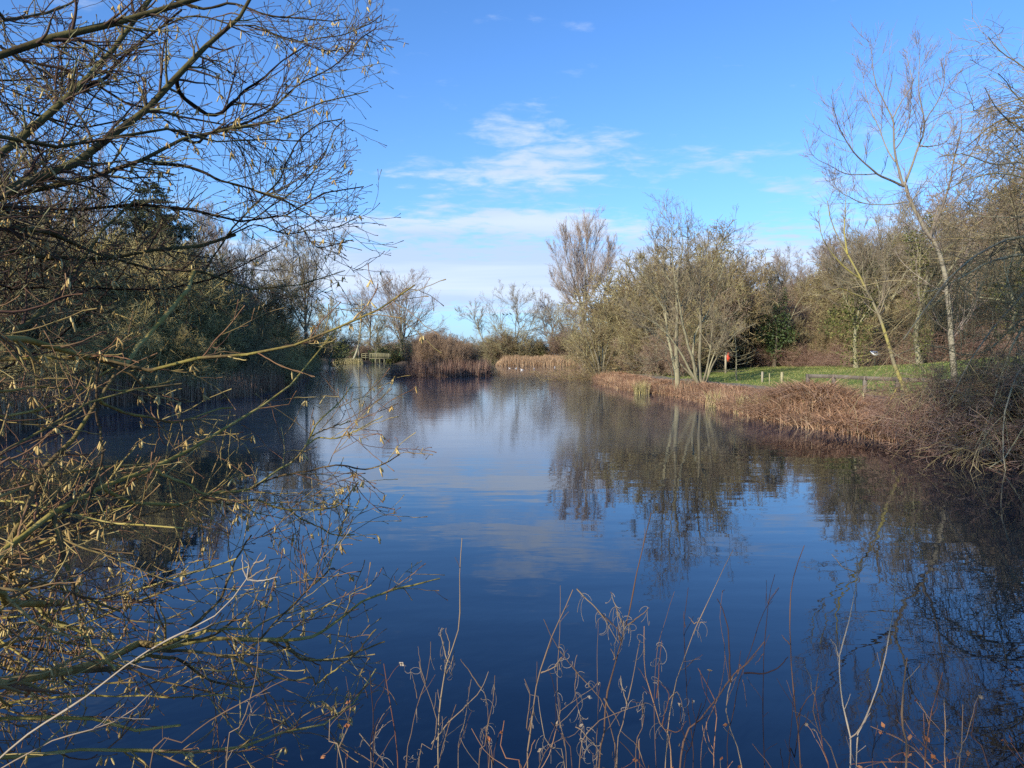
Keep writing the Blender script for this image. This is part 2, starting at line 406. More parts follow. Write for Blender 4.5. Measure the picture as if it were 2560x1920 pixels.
def ground_material():
    m, nt, b = material("ground")
    n, l = nt.nodes, nt.links
    at = n.new('ShaderNodeAttribute'); at.attribute_name = 'v'
    tc = n.new('ShaderNodeTexCoord')

    def nz(s, d):
        k = n.new('ShaderNodeTexNoise'); k.inputs['Scale'].default_value = s; k.inputs['Detail'].default_value = d
        l.new(tc.outputs['Object'], k.inputs['Vector']); return k.outputs[0]

    def ramp(fac, stops):
        r = n.new('ShaderNodeValToRGB')
        while len(r.color_ramp.elements) < len(stops): r.color_ramp.elements.new(.5)
        for e, (p, c) in zip(r.color_ramp.elements, stops): e.position = p; e.color = (*c, 1)
        l.new(fac, r.inputs[0]); return r.outputs[0]
    mixn = n.new('ShaderNodeMath'); mixn.operation = 'MULTIPLY_ADD'; mixn.inputs[1].default_value = .5
    l.new(nz(.35, 6), mixn.inputs[0])
    h = n.new('ShaderNodeMath'); h.operation = 'MULTIPLY'; h.inputs[1].default_value = .5
    l.new(nz(5, 8), h.inputs[0]); l.new(h.outputs[0], mixn.inputs[2])
    lawn = ramp(mixn.outputs[0], [(.3, (.07, .12, .022)), (.5, (.14, .20, .04)), (.62, (.20, .23, .06)), (.75, (.23, .21, .085))])
    soil = ramp(mixn.outputs[0], [(.3, (.035, .026, .017)), (.55, (.085, .06, .038)), (.75, (.15, .105, .065))])
    w = n.new('ShaderNodeMath'); w.operation = 'MULTIPLY_ADD'; w.inputs[1].default_value = .5; w.inputs[2].default_value = -.25
    l.new(nz(.8, 6), w.inputs[0])
    s = n.new('ShaderNodeMath'); s.operation = 'ADD'
    l.new(w.outputs[0], s.inputs[0]); l.new(at.outputs['Fac'], s.inputs[1])
    mr = n.new('ShaderNodeMapRange'); mr.inputs['From Min'].default_value = .4; mr.inputs['From Max'].default_value = .6
    l.new(s.outputs[0], mr.inputs[0])
    mx = n.new('ShaderNodeMix'); mx.data_type = 'RGBA'
    l.new(mr.outputs[0], mx.inputs[0]); l.new(soil, mx.inputs[6]); l.new(lawn, mx.inputs[7])
    l.new(mx.outputs[2], b.inputs['Base Color'])
    bp = n.new('ShaderNodeBump'); bp.inputs['Distance'].default_value = .06; l.new(nz(7, 8), bp.inputs['Height']); l.new(bp.outputs[0], b.inputs['Normal'])
    return m


def water_material():
    m, nt, b = material("water")
    n, l = nt.nodes, nt.links
    b.inputs['IOR'].default_value = 1.50
    b.inputs['Specular Tint'].default_value = (.42, .70, 1.0, 1)
    b.inputs['Specular IOR Level'].default_value = .5
    tc = n.new('ShaderNodeTexCoord')

    def nz(scale, d, stretch=(1, 1, 1), rough=.5):
        mp = n.new('ShaderNodeMapping'); mp.inputs['Scale'].default_value = stretch
        l.new(tc.outputs['Object'], mp.inputs[0])
        k = n.new('ShaderNodeTexNoise'); k.inputs['Scale'].default_value = scale; k.inputs['Detail'].default_value = d; k.inputs['Roughness'].default_value = rough
        l.new(mp.outputs[0], k.inputs['Vector']); return k.outputs[0]

    def M(op, a, b_=None, c=None):
        k = n.new('ShaderNodeMath'); k.operation = op
        for i, v in enumerate((a, b_, c)):
            if v is None: continue
            if isinstance(v, (int, float)): k.inputs[i].default_value = v
            else: l.new(v, k.inputs[i])
        return k.outputs[0]
    sep = n.new('ShaderNodeSeparateXYZ'); l.new(tc.outputs['Object'], sep.inputs[0])
    # skin of thin ice over the middle of the pond
    edge = M('ADD', M('ADD', sep.outputs[1], M('MULTIPLY', nz(.16, 5, (1, .6, 1)), 12.0)), M('MULTIPLY', sep.outputs[0], -.18))
    ice = n.new('ShaderNodeMapRange'); ice.interpolation_type = 'SMOOTHSTEP'
    ice.inputs['From Min'].default_value = 19.0; ice.inputs['From Max'].default_value = 24.0
    l.new(edge, ice.inputs[0])
    icef = M('MULTIPLY', ice.outputs[0], M('MULTIPLY_ADD', nz(.5, 6, (.5, 1.6, 1)), .7, .55))
    col = n.new('ShaderNodeMix'); col.data_type = 'RGBA'
    l.new(icef, col.inputs[0])
    col.inputs[6].default_value = (.003, .007, .014, 1); col.inputs[7].default_value = (.018, .032, .060, 1)
    l.new(col.outputs[2], b.inputs['Base Color'])
    l.new(M('MULTIPLY_ADD', icef, .085, .006), b.inputs['Roughness'])
    h = M('ADD', M('MULTIPLY', nz(.9, 2, (.5, 1.5, 1)), .0050), M('MULTIPLY', nz(5.0, 2, (.7, 1.5, 1)), M('MULTIPLY_ADD', ice.outputs[0], -.00036, .0004)))
    bp = n.new('ShaderNodeBump'); bp.inputs['Strength'].default_value = 1.0; bp.inputs['Distance'].default_value = 1.0
    l.new(h, bp.inputs['Height'])
    mxs = M('MULTIPLY_ADD', icef, -.55, 1.0)
    l.new(mxs, bp.inputs['Strength'])
    l.new(bp.outputs[0], b.inputs['Normal'])
    return m


# ------------------------------------------------------------------ the pond and the ground
POND = np.array([(-12, 9.5), (-8, 5.6), (-4.6, 4.3), (-3.0, 3.0), (-1.2, 2.45), (2, 2.4), (5, 2.9), (8.3, 5), (10.0, 9), (10.4, 14.4), (10.2, 16.7),
                 (9.4, 19.4), (8.6, 24.3), (8.9, 35), (7.5, 42.5), (6.9, 50), (7.2, 60), (9.5, 72), (12.5, 100), (15, 133), (4, 135.5), (-3.2, 136),
                 (-5, 150), (-14, 164), (-27.5, 166), (-27.8, 190), (-33.5, 190), (-34, 165), (-41, 164), (-38, 140), (-27, 95), (-19.5, 68.6),
                 (-13.6, 40), (-15.8, 29.6), (-13.5, 20), (-12, 15.4)], float)
FOOT = np.array([(17, 130), (15, 92), (17, 80), (22, 66), (26.5, 56), (29, 44), (30, 34), (31, 24), (33, 6)], float)     # foot of the scrub slope


def seg_dist(X, Y, poly, closed):
    P = np.stack([X, Y], -1); best = np.full(X.shape, 1e9); side = np.zeros(X.shape)
    n = len(poly)
    for i in range(n if closed else n - 1):
        a, b = poly[i], poly[(i + 1) % n]; ab = b - a
        t = np.clip(((P - a) @ ab) / (ab @ ab), 0, 1)
        q = P - (a + t[..., None] * ab); d = np.hypot(q[..., 0], q[..., 1])
        cr = ab[0] * (P[..., 1] - a[1]) - ab[1] * (P[..., 0] - a[0])
        m = d < best; best = np.where(m, d, best); side = np.where(m, np.sign(cr), side)
    return best, side


def shore_dist(X, Y):
    """distance from the waterline, positive on land"""
    X, Y = np.asarray(X, float), np.asarray(Y, float)
    d, _ = seg_dist(X, Y, POND, True)
    ins = np.zeros(X.shape, bool); n = len(POND)
    for i in range(n):
        (x1, y1), (x2, y2) = POND[i], POND[(i + 1) % n]
        c = ((y1 > Y) != (y2 > Y)) & (X < (x2 - x1) * (Y - y1) / (y2 - y1 + 1e-12) + x1)
        ins ^= c
    d = np.where(ins, -d, d)
    # the little island
    e = (np.hypot((X + 7.35) / 4.05, (Y - 72.6) / 3.3) - 1) * 3.8
    return np.where(ins, np.maximum(d, -e), d)


def sst(x): x = np.clip(x, 0, 1); return x * x * (3 - 2 * x)


def ground_z(X, Y):
    X, Y = np.asarray(X, float), np.asarray(Y, float)
    d = shore_dist(X, Y)
    z = np.where(d > 0, .06 + .50 * sst(d / 1.5) + .044 * np.clip(d - 1.5, 0, 18), -1.2 * sst(-d / 2.0) + .06 * sst((1 + d / .3)))
    z = z + np.where(d > 1, .065 * np.clip(X - 15, 0, 14) * sst((52 - Y) / 16), 0)
    f, side = seg_dist(X, Y, FOOT, False)
    up = np.where(side > 0, f, 0)
    up = np.where((Y > 128) | (Y < 4), 0, up)
    k = .30 + .70 * sst((84 - Y) / 26)
    z = z + k * (11.5 + 3.0 * sst((52 - Y) / 14)) * sst(up / 24) * (d > 0)
    isl = np.hypot((X + 7.35) / 4.05, (Y - 72.6) / 3.3) < 1.25
    z = np.where(isl & (d > 0), .06 + .35 * sst(d / 2), z)
    z = z + np.where(d > .8, .05 * np.sin(X * .9 + 1.3 * np.sin(Y * .5)) * np.cos(Y * .7 + X * .3), 0)
    return z


def gz(x, y): return float(ground_z(np.array([x]), np.array([y]))[0])


def axis(lo, hi, step, far_lo, far_hi):
    core = np.arange(lo, hi + step, step)
    def tail(s, e):
        out, st = [], step
        x = s
        while abs(x) < abs(e) if np.sign(e) == np.sign(s) or s == 0 else abs(x - s) < abs(e - s):
            st *= 1.22; x = x + math.copysign(st, e - s); out.append(x)
        return np.array(out)
    return np.r_[tail(lo, far_lo)[::-1], core, tail(hi, far_hi)]


def build_ground():
    xs = axis(-46, 62, .5, -2500, 2500); ys = axis(-8, 196, .55, -300, 4500)
    X, Y = np.meshgrid(xs, ys)
    Z = ground_z(X, Y)
    d = shore_dist(X, Y); f, side = seg_dist(X, Y, FOOT, False)
    lawn = ((side < 0) & (d > 2.6) & (X > 5) & (Y > 20) & (Y < 128)).astype(float)
    lawn = np.where((X > 0) & (Y > 128), 0, lawn)
    lawn = np.where((X > 14) & (side > 0) & (Y > 84) & (Y < 100) & (f < 16), 1, lawn)      # the grassy rise behind the buoy
    nx, ny = len(xs), len(ys)
    i = np.arange(nx * ny).reshape(ny, nx)
    F = np.stack([i[:-1, :-1], i[:-1, 1:], i[1:, 1:], i[1:, :-1]], -1).reshape(-1, 4)
    V = np.stack([X, Y, Z], -1).reshape(-1, 3)
    me = quad_mesh("ground", V, F, ground_material(), lawn.ravel())
    tag(put(bpy.data.objects.new("ground", me)), kind='structure')


def build_water():
    xs, ys = np.linspace(-48, 20, 18), np.linspace(1.5, 196, 40)
    X, Y = np.meshgrid(xs, ys); nx, ny = len(xs), len(ys)
    i = np.arange(nx * ny).reshape(ny, nx)
    F = np.stack([i[:-1, :-1], i[:-1, 1:], i[1:, 1:], i[1:, :-1]], -1).reshape(-1, 4)
    me = quad_mesh("pond_water", np.stack([X, Y, 0 * X], -1).reshape(-1, 3), F, water_material(), None)
    tag(put(bpy.data.objects.new("pond_water", me)), kind='structure')


def build_path(name, line, w):
    c = spline(np.array(line, float), 60)
    t = nrm(np.gradient(c, axis=0)); nn = np.stack([-t[:, 1], t[:, 0]], 1)
    xs = np.linspace(-w / 2, w / 2, 5)
    P = c[:, None] + nn[:, None] * xs[None, :, None]
    Z = ground_z(P[..., 0], P[..., 1]) + .045
    V = np.concatenate([P, Z[..., None]], -1).reshape(-1, 3)
    i = np.arange(60 * 5).reshape(60, 5)
    F = np.stack([i[:-1, :-1], i[:-1, 1:], i[1:, 1:], i[1:, :-1]], -1).reshape(-1, 4)
    tag(put(bpy.data.objects.new(name, quad_mesh(name, V, F, M_PATH, np.full(len(V), .5)))), kind='structure')


build_ground(); build_water()
build_path("path", [(15.0, 12), (13.6, 19), (12.3, 25), (11.7, 32), (11.0, 40), (9.9, 48), (10.2, 60), (12.5, 74)], 1.0)
build_path("path", [(13.0, 56), (16, 53.5), (20, 51.5), (24, 47.5)], 1.0)

# ------------------------------------------------------------------ trees and bushes
def limb(pts, r0, r1, K, rng=None, wob=0.0):
    P = spline(pts, K)
    if rng is not None and wob:
        w = rng.normal(size=P.shape) * wob; w[0] = 0; P = P + w
    s = np.linspace(0, 1, K)
    return P[None], (r0 + (r1 - r0) * s ** .85)[None]


def bare_tree(seed, H, r, fork=.35, nl=7, spread=35, upr=.10, n2=9, n3=9, n4=0, lean=(0, 0), l1=(.6, .85), l2=(.36, .62), l3=(.32, .58),
              tw=.008, wig=.09, droop=0.0, stems=1, stem_spread=.0, shape=.35):
    """Local-space bare tree: returns (trunk tubes list, twig tubes list)"""
    rng = np.random.default_rng(seed)
    tr = []
    for s in range(stems):
        a = rng.uniform(0, 6.28) if stems > 1 else 0
        sx, sy = (math.cos(a) * stem_spread, math.sin(a) * stem_spread) if stems > 1 else (0, 0)
        h = H * (rng.uniform(.75, 1) if stems > 1 else .92)
        pts = [np.array([sx * .06 * H * q * (1.4 if q > 0 else 0), sy * .06 * H * q * 1.4, 0]) + np.array([lean[0] * q, lean[1] * q, h * q]) +
               (rng.normal(size=3) * np.array([.018, .018, 0]) * H * (q > 0)) for q in (0, .2, .4, .6, .8, 1.0)]
        tr.append(limb(pts, r * (1 if stems == 1 else .6), tw * 1.6, 14))
    P = np.concatenate([t[0] for t in tr]); R = np.concatenate([t[1] for t in tr])
    R[:, 0] *= 1.3
    A, Ar = grow(rng, P, R, n=nl, t=(fork, .95), ang=(spread * .7, spread * 1.35), ln=l1, K=10, up=upr, wig=wig, rs=.62, tip=tw * 1.2, shape=.62)
    B, Br = grow(rng, A, Ar, n=n2, t=(.15, 1), ang=(20, 50), ln=l2, K=7, up=upr * .8 - droop, wig=wig * .9, rs=.6, tip=tw, shape=shape)
    B0, Br0 = grow(rng, P, R, n=n2, t=(.5, 1), ang=(25, 60), ln=(.12, .22), K=7, up=upr, wig=wig, rs=.5, tip=tw, shape=.3)
    B, Br = np.concatenate([B, B0]), np.concatenate([Br, Br0])
    Cc, Cr = grow(rng, B, Br, n=n3, t=(.12, 1), ang=(18, 46), ln=l3, K=5, up=upr * .5 - droop, wig=wig, rs=.6, tip=tw * .8, shape=.3)
    tw_list = [(B, Br, 3), (Cc, Cr, 3)]
    if n4:
        D, Dr = grow(rng, Cc, Cr, n=n4, t=(.12, 1), ang=(18, 46), ln=(.4, .75), K=4, up=upr * .4 - droop, wig=wig, rs=.7, tip=tw * .7, shape=.2)
        tw_list.append((D, Dr, 3))
    return [(P, R, 7), (A, Ar, 5)], tw_list


def shift(lst, rz=0.0, s=1.0, off=(0, 0, 0)):
    return lst


def add_tree(name, label, cat, loc, trunk, twigs, mt, mw, group=None, rz=0.0, scale=None, extra=()):
    t = thing(name, label, cat, loc, rz, group, scale)
    a = Acc()
    for P, R, s in trunk: a.tubes(P, R, s)
    a.obj("trunk", mt, t)
    a = Acc()
    for P, R, s in twigs: a.tubes(P, R, s)
    a.obj("crown", mw, t)
    return t


def at_px(px, Y, dz=-.05):
    x = (px - CX) / FPX * Y
    return (x, Y, gz(x, Y) + dz)


def top_h(py, Y, base_z):
    return CAM_H + (HORIZ - py) / FPX * Y - base_z


def bush_mesh(kind, seed):
    """one bush, base at the origin, about 1 unit = 1 m; returns (stems mesh, twigs mesh)"""
    rng = np.random.default_rng(seed)
    if kind == 'thorn':        # dense rounded hawthorn or blackthorn, 4 m
        n, H, out = 20, 3.6, (.25, 1.05); wig, up, tw = .13, .06, .0075; k2, k3, k4 = 12, 9, 4
    elif kind == 'osier':      # upright fan of rods, 4 m
        n, H, out = 30, 3.6, (.08, .55); wig, up, tw = .06, .07, .0075; k2, k3, k4 = 10, 7, 3
    elif kind == 'bramble':    # low arching tangle, 1.3 m
        n, H, out = 46, 2.0, (.5, 1.6); wig, up, tw = .13, -.14, .006; k2, k3, k4 = 8, 7, 0
    else:                      # hedge: wide and dense to the ground
        n, H, out = 22, 3.0, (.2, 1.5); wig, up, tw = .15, .05, .008; k2, k3, k4 = 12, 9, 4
    az = rng.uniform(0, 6.283, n); o = rng.uniform(*out, n)
    d = nrm(np.stack([np.cos(az) * o, np.sin(az) * o, np.ones(n)], 1))
    K = 9; P = np.empty((n, K, 3)); P[:, 0] = np.stack([np.cos(az), np.sin(az), 0 * az], 1) * rng.uniform(0, .35, (n, 1))
    L = H * rng.uniform(.75, 1.12, n) * (1.0 if kind != 'bramble' else 1.1)
    for k in range(1, K):
        d = nrm(d + np.array([0, 0, up]) + wig * rng.normal(size=(n, 3)))
        P[:, k] = P[:, k - 1] + d * (L / (K - 1))[:, None]
    r0 = {'thorn': .035, 'osier': .028, 'bramble': .011, 'hedge': .03}[kind]
    R = r0 * rng.uniform(.6, 1.2, (n, 1)) * (1 - .82 * np.linspace(0, 1, K)[None])
    B, Br = grow(rng, P, R, n=k2, t=(.08, 1), ang=(25, 70), ln=(.28, .5), K=6, up=up * .6, wig=wig * 1.2, rs=.6, tip=tw, shape=.35)
    C, Cr = grow(rng, B, Br, n=k3, t=(.1, 1), ang=(25, 70), ln=(.3, .55), K=4, up=up * .4, wig=wig * 1.5, rs=.6, tip=tw * .8, shape=.3)
    a = Acc().tubes(P, R, 5, rng=rng)
    b = Acc().tubes(B, Br, 3, rng=rng).tubes(C, Cr, 3, rng=rng)
    if k4:
        D, Dr = grow(rng, C, Cr, n=k4, t=(.1, 1), ang=(25, 70), ln=(.4, .7), K=3, up=.02, wig=.2, rs=.7, tip=tw * .7, shape=.2)
        b.tubes(D, Dr, 3, rng=rng)
    return a, b


_bushes = {}


def bush_kind(kind, var, mat_t, mat_w):
    key = (kind, var, mat_w.name)
    if key not in _bushes:
        a, b = bush_mesh(kind, 100 + var * 17 + len(kind))
        _bushes[key] = (a.mesh("stems", mat_t), b.mesh("twigs", mat_w))
    return _bushes[key]


def bush(name, label, cat, kind, var, mats, x, y, h, w=None, rz=0.0, group=None, dz=-.1):
    """h = height of the bush in metres"""
    ms, mw = bush_kind(kind, var, *mats)
    base = {'thorn': 3.9, 'osier': 3.9, 'bramble': 1.25, 'hedge': 2.9}[kind]
    s = h / base; w = s if w is None else w / base
    t = thing(name, label, cat, (x, y, gz(x, y) + dz), rz, group, (w, w, s))
    put(bpy.data.objects.new("stems", ms), t)
    put(bpy.data.objects.new("twigs", mw), t)
    return t


SC, SO, SB, BR = (M_BARK_GREY, M_SCRUB), (M_BARK_GREY, M_SCRUB_OLIVE), (M_BARK_GREY, M_SCRUB_BROWN), (M_BRAMBLE, M_BRAMBLE)
U = random.Random(3)


# ---- scrub slope on the right: rows of thorn bushes climbing it, brambles along its foot
def foot_pts(off, n, t0, t1):
    c = spline(FOOT, 400); t = nrm(np.gradient(c, axis=0)); nn = np.stack([-t[:, 1], t[:, 0]], 1)   # left of travel = uphill
    i = np.linspace(t0, t1, n) * 399
    i = i.astype(int)
    return c[i] + nn[i] * off


for row, (off, n, h0, h1) in enumerate(((2.0, 28, 2.8, 4.4), (5.0, 30, 3.8, 5.8), (8.5, 30, 4.4, 6.4), (12.5, 28, 5.0, 7.2), (17.5, 22, 5.4, 7.6), (23.5, 16, 5.0, 7.2))):
    for p in foot_pts(off, n, .28, .93):
        x, y = p + np.array([U.uniform(-.8, .8), U.uniform(-.8, .8)])
        if (x / max(y, 1) > .86) or y < 20: continue
        k = U.choice(['thorn', 'thorn', 'hedge', 'osier'])
        mats = U.choice([SC, SC, SB, SO, SB])
        h = U.uniform(h0, h1) * (1.0 + .38 * float(sst((50 - y) / 10)) * (off > 8))
        bush("thorn_bush", "leafless thorn bush in the dense brown scrub on the slope above the lawn", "bush", k, U.randrange(3), mats, x, y, h, h * U.uniform(.9, 1.25), U.uniform(0, 6.28),
             "thorn scrub on the slope")
for off, n in ((-.1, 34), (1.2, 30)):
    for p in foot_pts(off, n, .28, .9):
        x, y = p + np.array([U.uniform(-.5, .5), U.uniform(-.5, .5)])
        if (x / max(y, 1) > .84): continue
        h = U.uniform(.9, 1.7)
        bush("bramble_patch", "low purplish brown bramble tangle between the lawn and the scrub", "bramble", 'bramble', U.randrange(3), BR, x, y, h, h * U.uniform(1.1, 1.5), U.uniform(0, 6.28),
             "brambles along the foot of the slope")

# ---- left bank scrub
LEFT = [(-15.5, 13.5), (-16.5, 20), (-18.2, 29), (-16.3, 40), (-17.5, 50), (-21, 66), (-27, 88), (-36, 125)]
cl = spline(np.array(LEFT, float), 300); tl = nrm(np.gradient(cl, axis=0)); nl_ = np.stack([-tl[:, 1], tl[:, 0]], 1)
for off, n, h0, h1, ks in ((-.6, 36, 1.5, 2.6, ['hedge', 'bramble', 'hedge']), (1.8, 34, 3.0, 4.6, ['thorn', 'osier', 'hedge']), (4.6, 32, 5.0, 7.2, ['thorn', 'osier', 'thorn']), (8.5, 30, 7.0, 9.4, ['thorn', 'osier', 'thorn'])):
    for q in np.linspace(0, 1, n):
        i = int(q ** 1.25 * 299); x, y = cl[i] + nl_[i] * off + np.array([U.uniform(-.7, .7), U.uniform(-.7, .7)])
        if x / y < -.92 - .0: continue
        k = U.choice(ks); h = U.uniform(h0, h1)
        if k == 'bramble': h *= .6
        bush("bank_bush", "bare olive brown bush in the thicket along the left bank", "bush", k, U.randrange(3), U.choice([(M_BARK_GREY, M_SCRUB_WEST), (M_BARK_GREY, M_SCRUB_WEST), SC]), x, y, h, h * U.uniform(.9, 1.2), U.uniform(0, 6.28), "thicket along the left bank")

# ---- the island
for i in range(40):
    a, rr = U.uniform(0, 6.28), math.sqrt(U.random())
    x, y = -7.35 + 3.4 * rr * math.cos(a), 72.6 + 2.9 * rr * math.sin(a)
    left = (x + 11.9) / 9.4
    h = (4.3 - .8 * left) * (1 - .28 * rr ** 2) * U.uniform(.85, 1.05)
    bush("island_bush", "bare brown bush crowded on the small island", "bush", 'osier', U.randrange(3), (M_ISLAND, M_ISLAND), x, y, h, h * U.uniform(.5, .75), U.uniform(0, 6.28), "bushes on the island")
for i in range(30):
    a = i / 30 * 6.283 + U.uniform(-.05, .05)
    x, y = -7.35 + 3.75 * math.cos(a), 72.6 + 3.1 * math.sin(a)
    h = U.uniform(.6, 1.0)
    bush("island_bramble", "dark bramble hanging over the water round the island edge", "bramble", 'bramble', U.randrange(3), (M_BRAMBLE, M_BRAMBLE), x, y, h, h * 1.3, U.uniform(0, 6.28), "brambles round the island edge", dz=-.15)

# ---- far bank hedge behind the reeds and behind the bridge
for i in range(20):
    x = -4 + i * 1.9 + U.uniform(-.6, .6); y = 140 + U.uniform(0, 7)
    h = U.uniform(3.5, 7.5)
    bush("far_bush", "grey brown bush behind the far reed bed", "bush", U.choice(['thorn', 'hedge', 'osier']), U.randrange(3), U.choice([SC, SO, SB]), x, y, h, h * 1.1, U.uniform(0, 6.28), "bushes behind the far reed bed")
for i in range(26):
    x = -62 + i * 2.3 + U.uniform(-.6, .6); y = 186 + U.uniform(-6, 10)
    if -34.5 < x < -27 and y < 190: y += 8
    h = U.uniform(4, 7) * (.75 if x > -14 else 1)
    bush("far_bush", "dim bush in the far hedge behind the footbridge and island", "bush", U.choice(['thorn', 'hedge']), U.randrange(3), U.choice([SC, SB, SB]), x, y, h, h * 1.2, U.uniform(0, 6.28), "far hedge behind the bridge")

# ---- dense thicket behind the alders and the willow
for (px, Y, top) in ((1500, 74, 795), (1600, 64, 690), (1640, 62, 660), (1740, 64, 655), (1700, 67, 640), (1805, 67, 690), (1620, 56, 760), (1655, 58, 690), (1690, 54, 735), (1720, 60, 675), (1765, 58, 730), (1800, 64, 740), (1850, 72, 760), (1645, 50, 830), (1612, 56, 850),
                     (1700, 48, 850), (1900, 66, 790), (1960, 62, 800)):
    x, y, z = at_px(px, Y); h = top_h(top, Y, z)
    bush("thicket_tree", "broad twiggy thorn tree in the dense thicket behind the alder clump", "tree", U.choice(['thorn', 'hedge', 'thorn']), U.randrange(3), U.choice([SC, SO, SB, SC]), x, y, h, h * U.uniform(.85, 1.05), U.uniform(0, 6.28), "thicket behind the alder clump")

# ---- near right bank thicket
for (px, Y, h, k, m) in ((2330, 18.2, .7, 'bramble', BR), (2385, 18.0, 1.2, 'hedge', SB), (2440, 17.4, 1.0, 'bramble', BR), (2470, 18.6, 1.4, 'thorn', SB), (2520, 16.8, 1.35, 'hedge', SB), (2555, 17.6, 1.6, 'osier', SB),
                         (2600, 15.6, 1.5, 'hedge', SB), (2420, 16.9, .9, 'bramble', BR), (2480, 16.0, 1.0, 'bramble', BR), (2550, 15.2, 1.1, 'bramble', BR), (2650, 14.6, 2.0, 'thorn', SB), (2300, 20.0, .7, 'bramble', BR), (2240, 20.9, .5, 'bramble', BR)):
    x, y, _ = at_px(px, Y)
    bush("waterside_bush", "tangled brown bush on the shaded right bank below the overhanging willow", "bush", k, U.randrange(3), m, x, y, h, h * 1.25, U.uniform(0, 6.28), "bushes on the shaded right bank")

# ---- single trees
def guided(name, label, cat, limbs, levels, mt, mw, seed, sides=7, K=16, extra_twigs=None, K0=None):
    rng = np.random.default_rng(seed)
    Ps, Rs = [], []
    for pts, r0, r1 in limbs:
        P, R = limb(pts, r0, r1, K)
        w = np.cumsum(rng.normal(size=P.shape), 1) * .0022 * np.linalg.norm(P[0, -1] - P[0, 0]); w[:, 0] = 0; P = P + w
        Ps.append(P); Rs.append(R)
    base = np.array(limbs[0][0][0])
    P, R = np.concatenate(Ps) - base, np.concatenate(Rs)
    tw = []; cp, cr = P, R
    for lv in levels:
        cp, cr = grow(rng, cp, cr, **lv)
        tw.append((cp, cr, 3))
    t = add_tree(name, label, cat, tuple(base), [(P, R, sides)], tw, mt, mw)
    return t, P, R, tw, base, rng


def pts(Y, lst, ox=0, oy=0, sc=1.0, dY=None):
    out = []
    for i, (x, y) in enumerate(lst):
        yy = Y if dY is None else Y + dY * i / (len(lst) - 1)
        out.append(pix(ox + x / sc, oy + y / sc, yy))
    return out


def ground_under(p, dz=-.1):
    return np.array([p[0], p[1], gz(p[0], p[1]) + dz])


# leaning lichen-covered tree at the water's edge
z6 = dict(ox=1860, oy=500, sc=2.553)
tk = pts(20.6, [(1085, 1400), (1040, 1240), (960, 1060), (900, 870), (860, 760), (815, 660), (740, 500), (660, 345), (600, 230), (560, 120), (540, 0)], dY=1.0, **z6)
tk = [ground_under(tk[0] + np.array([.1, 0, 0]), -.2)] + tk
LB = [(tk, .075, .010),
      (pts(21.3, [(660, 345), (640, 200), (645, 90), (650, -60)], dY=.4, **z6), .03, .006),
      (pts(21.2, [(740, 500), (640, 420), (560, 330), (500, 210), (480, 60)], dY=-.6, **z6), .03, .006),
      (pts(21.0, [(860, 740), (890, 700), (880, 600), (900, 480), (880, 330)], dY=.8, **z6), .03, .005),
      (pts(20.8, [(920, 950), (1000, 1010), (1080, 1040), (1200, 1100)], dY=-.6, **z6), .025, .005),
      (pts(21.0, [(815, 640), (700, 600), (600, 560), (480, 600)], dY=-.8, **z6), .025, .005),
      (pts(20.5, [(975, 1290), (930, 1350), (880, 1400), (850, 1440)], dY=-.4, **z6), .03, .008),
      (pts(20.5, [(975, 1200), (940, 1270), (900, 1340), (860, 1410)], dY=-.5, **z6), .025, .008),
      (pts(20.5, [(1050, 1280), (1010, 1310), (975, 1300)], dY=-.3, **z6), .03, .02)]
guided("leaning_tree", "slender leaning tree with yellow lichen on its trunk at the water's edge", "tree", LB,
       [dict(n=12, t=(.45, 1), ang=(25, 55), ln=(.12, .3), K=7, up=.10, wig=.08, rs=.5, tip=.005, shape=.3, rmax=.016),
        dict(n=6, t=(.2, 1), ang=(25, 55), ln=(.3, .6), K=5, up=.08, wig=.1, rs=.6, tip=.004, shape=.3)], M_BARK_LICHEN, M_TWIG_GREY, 41)

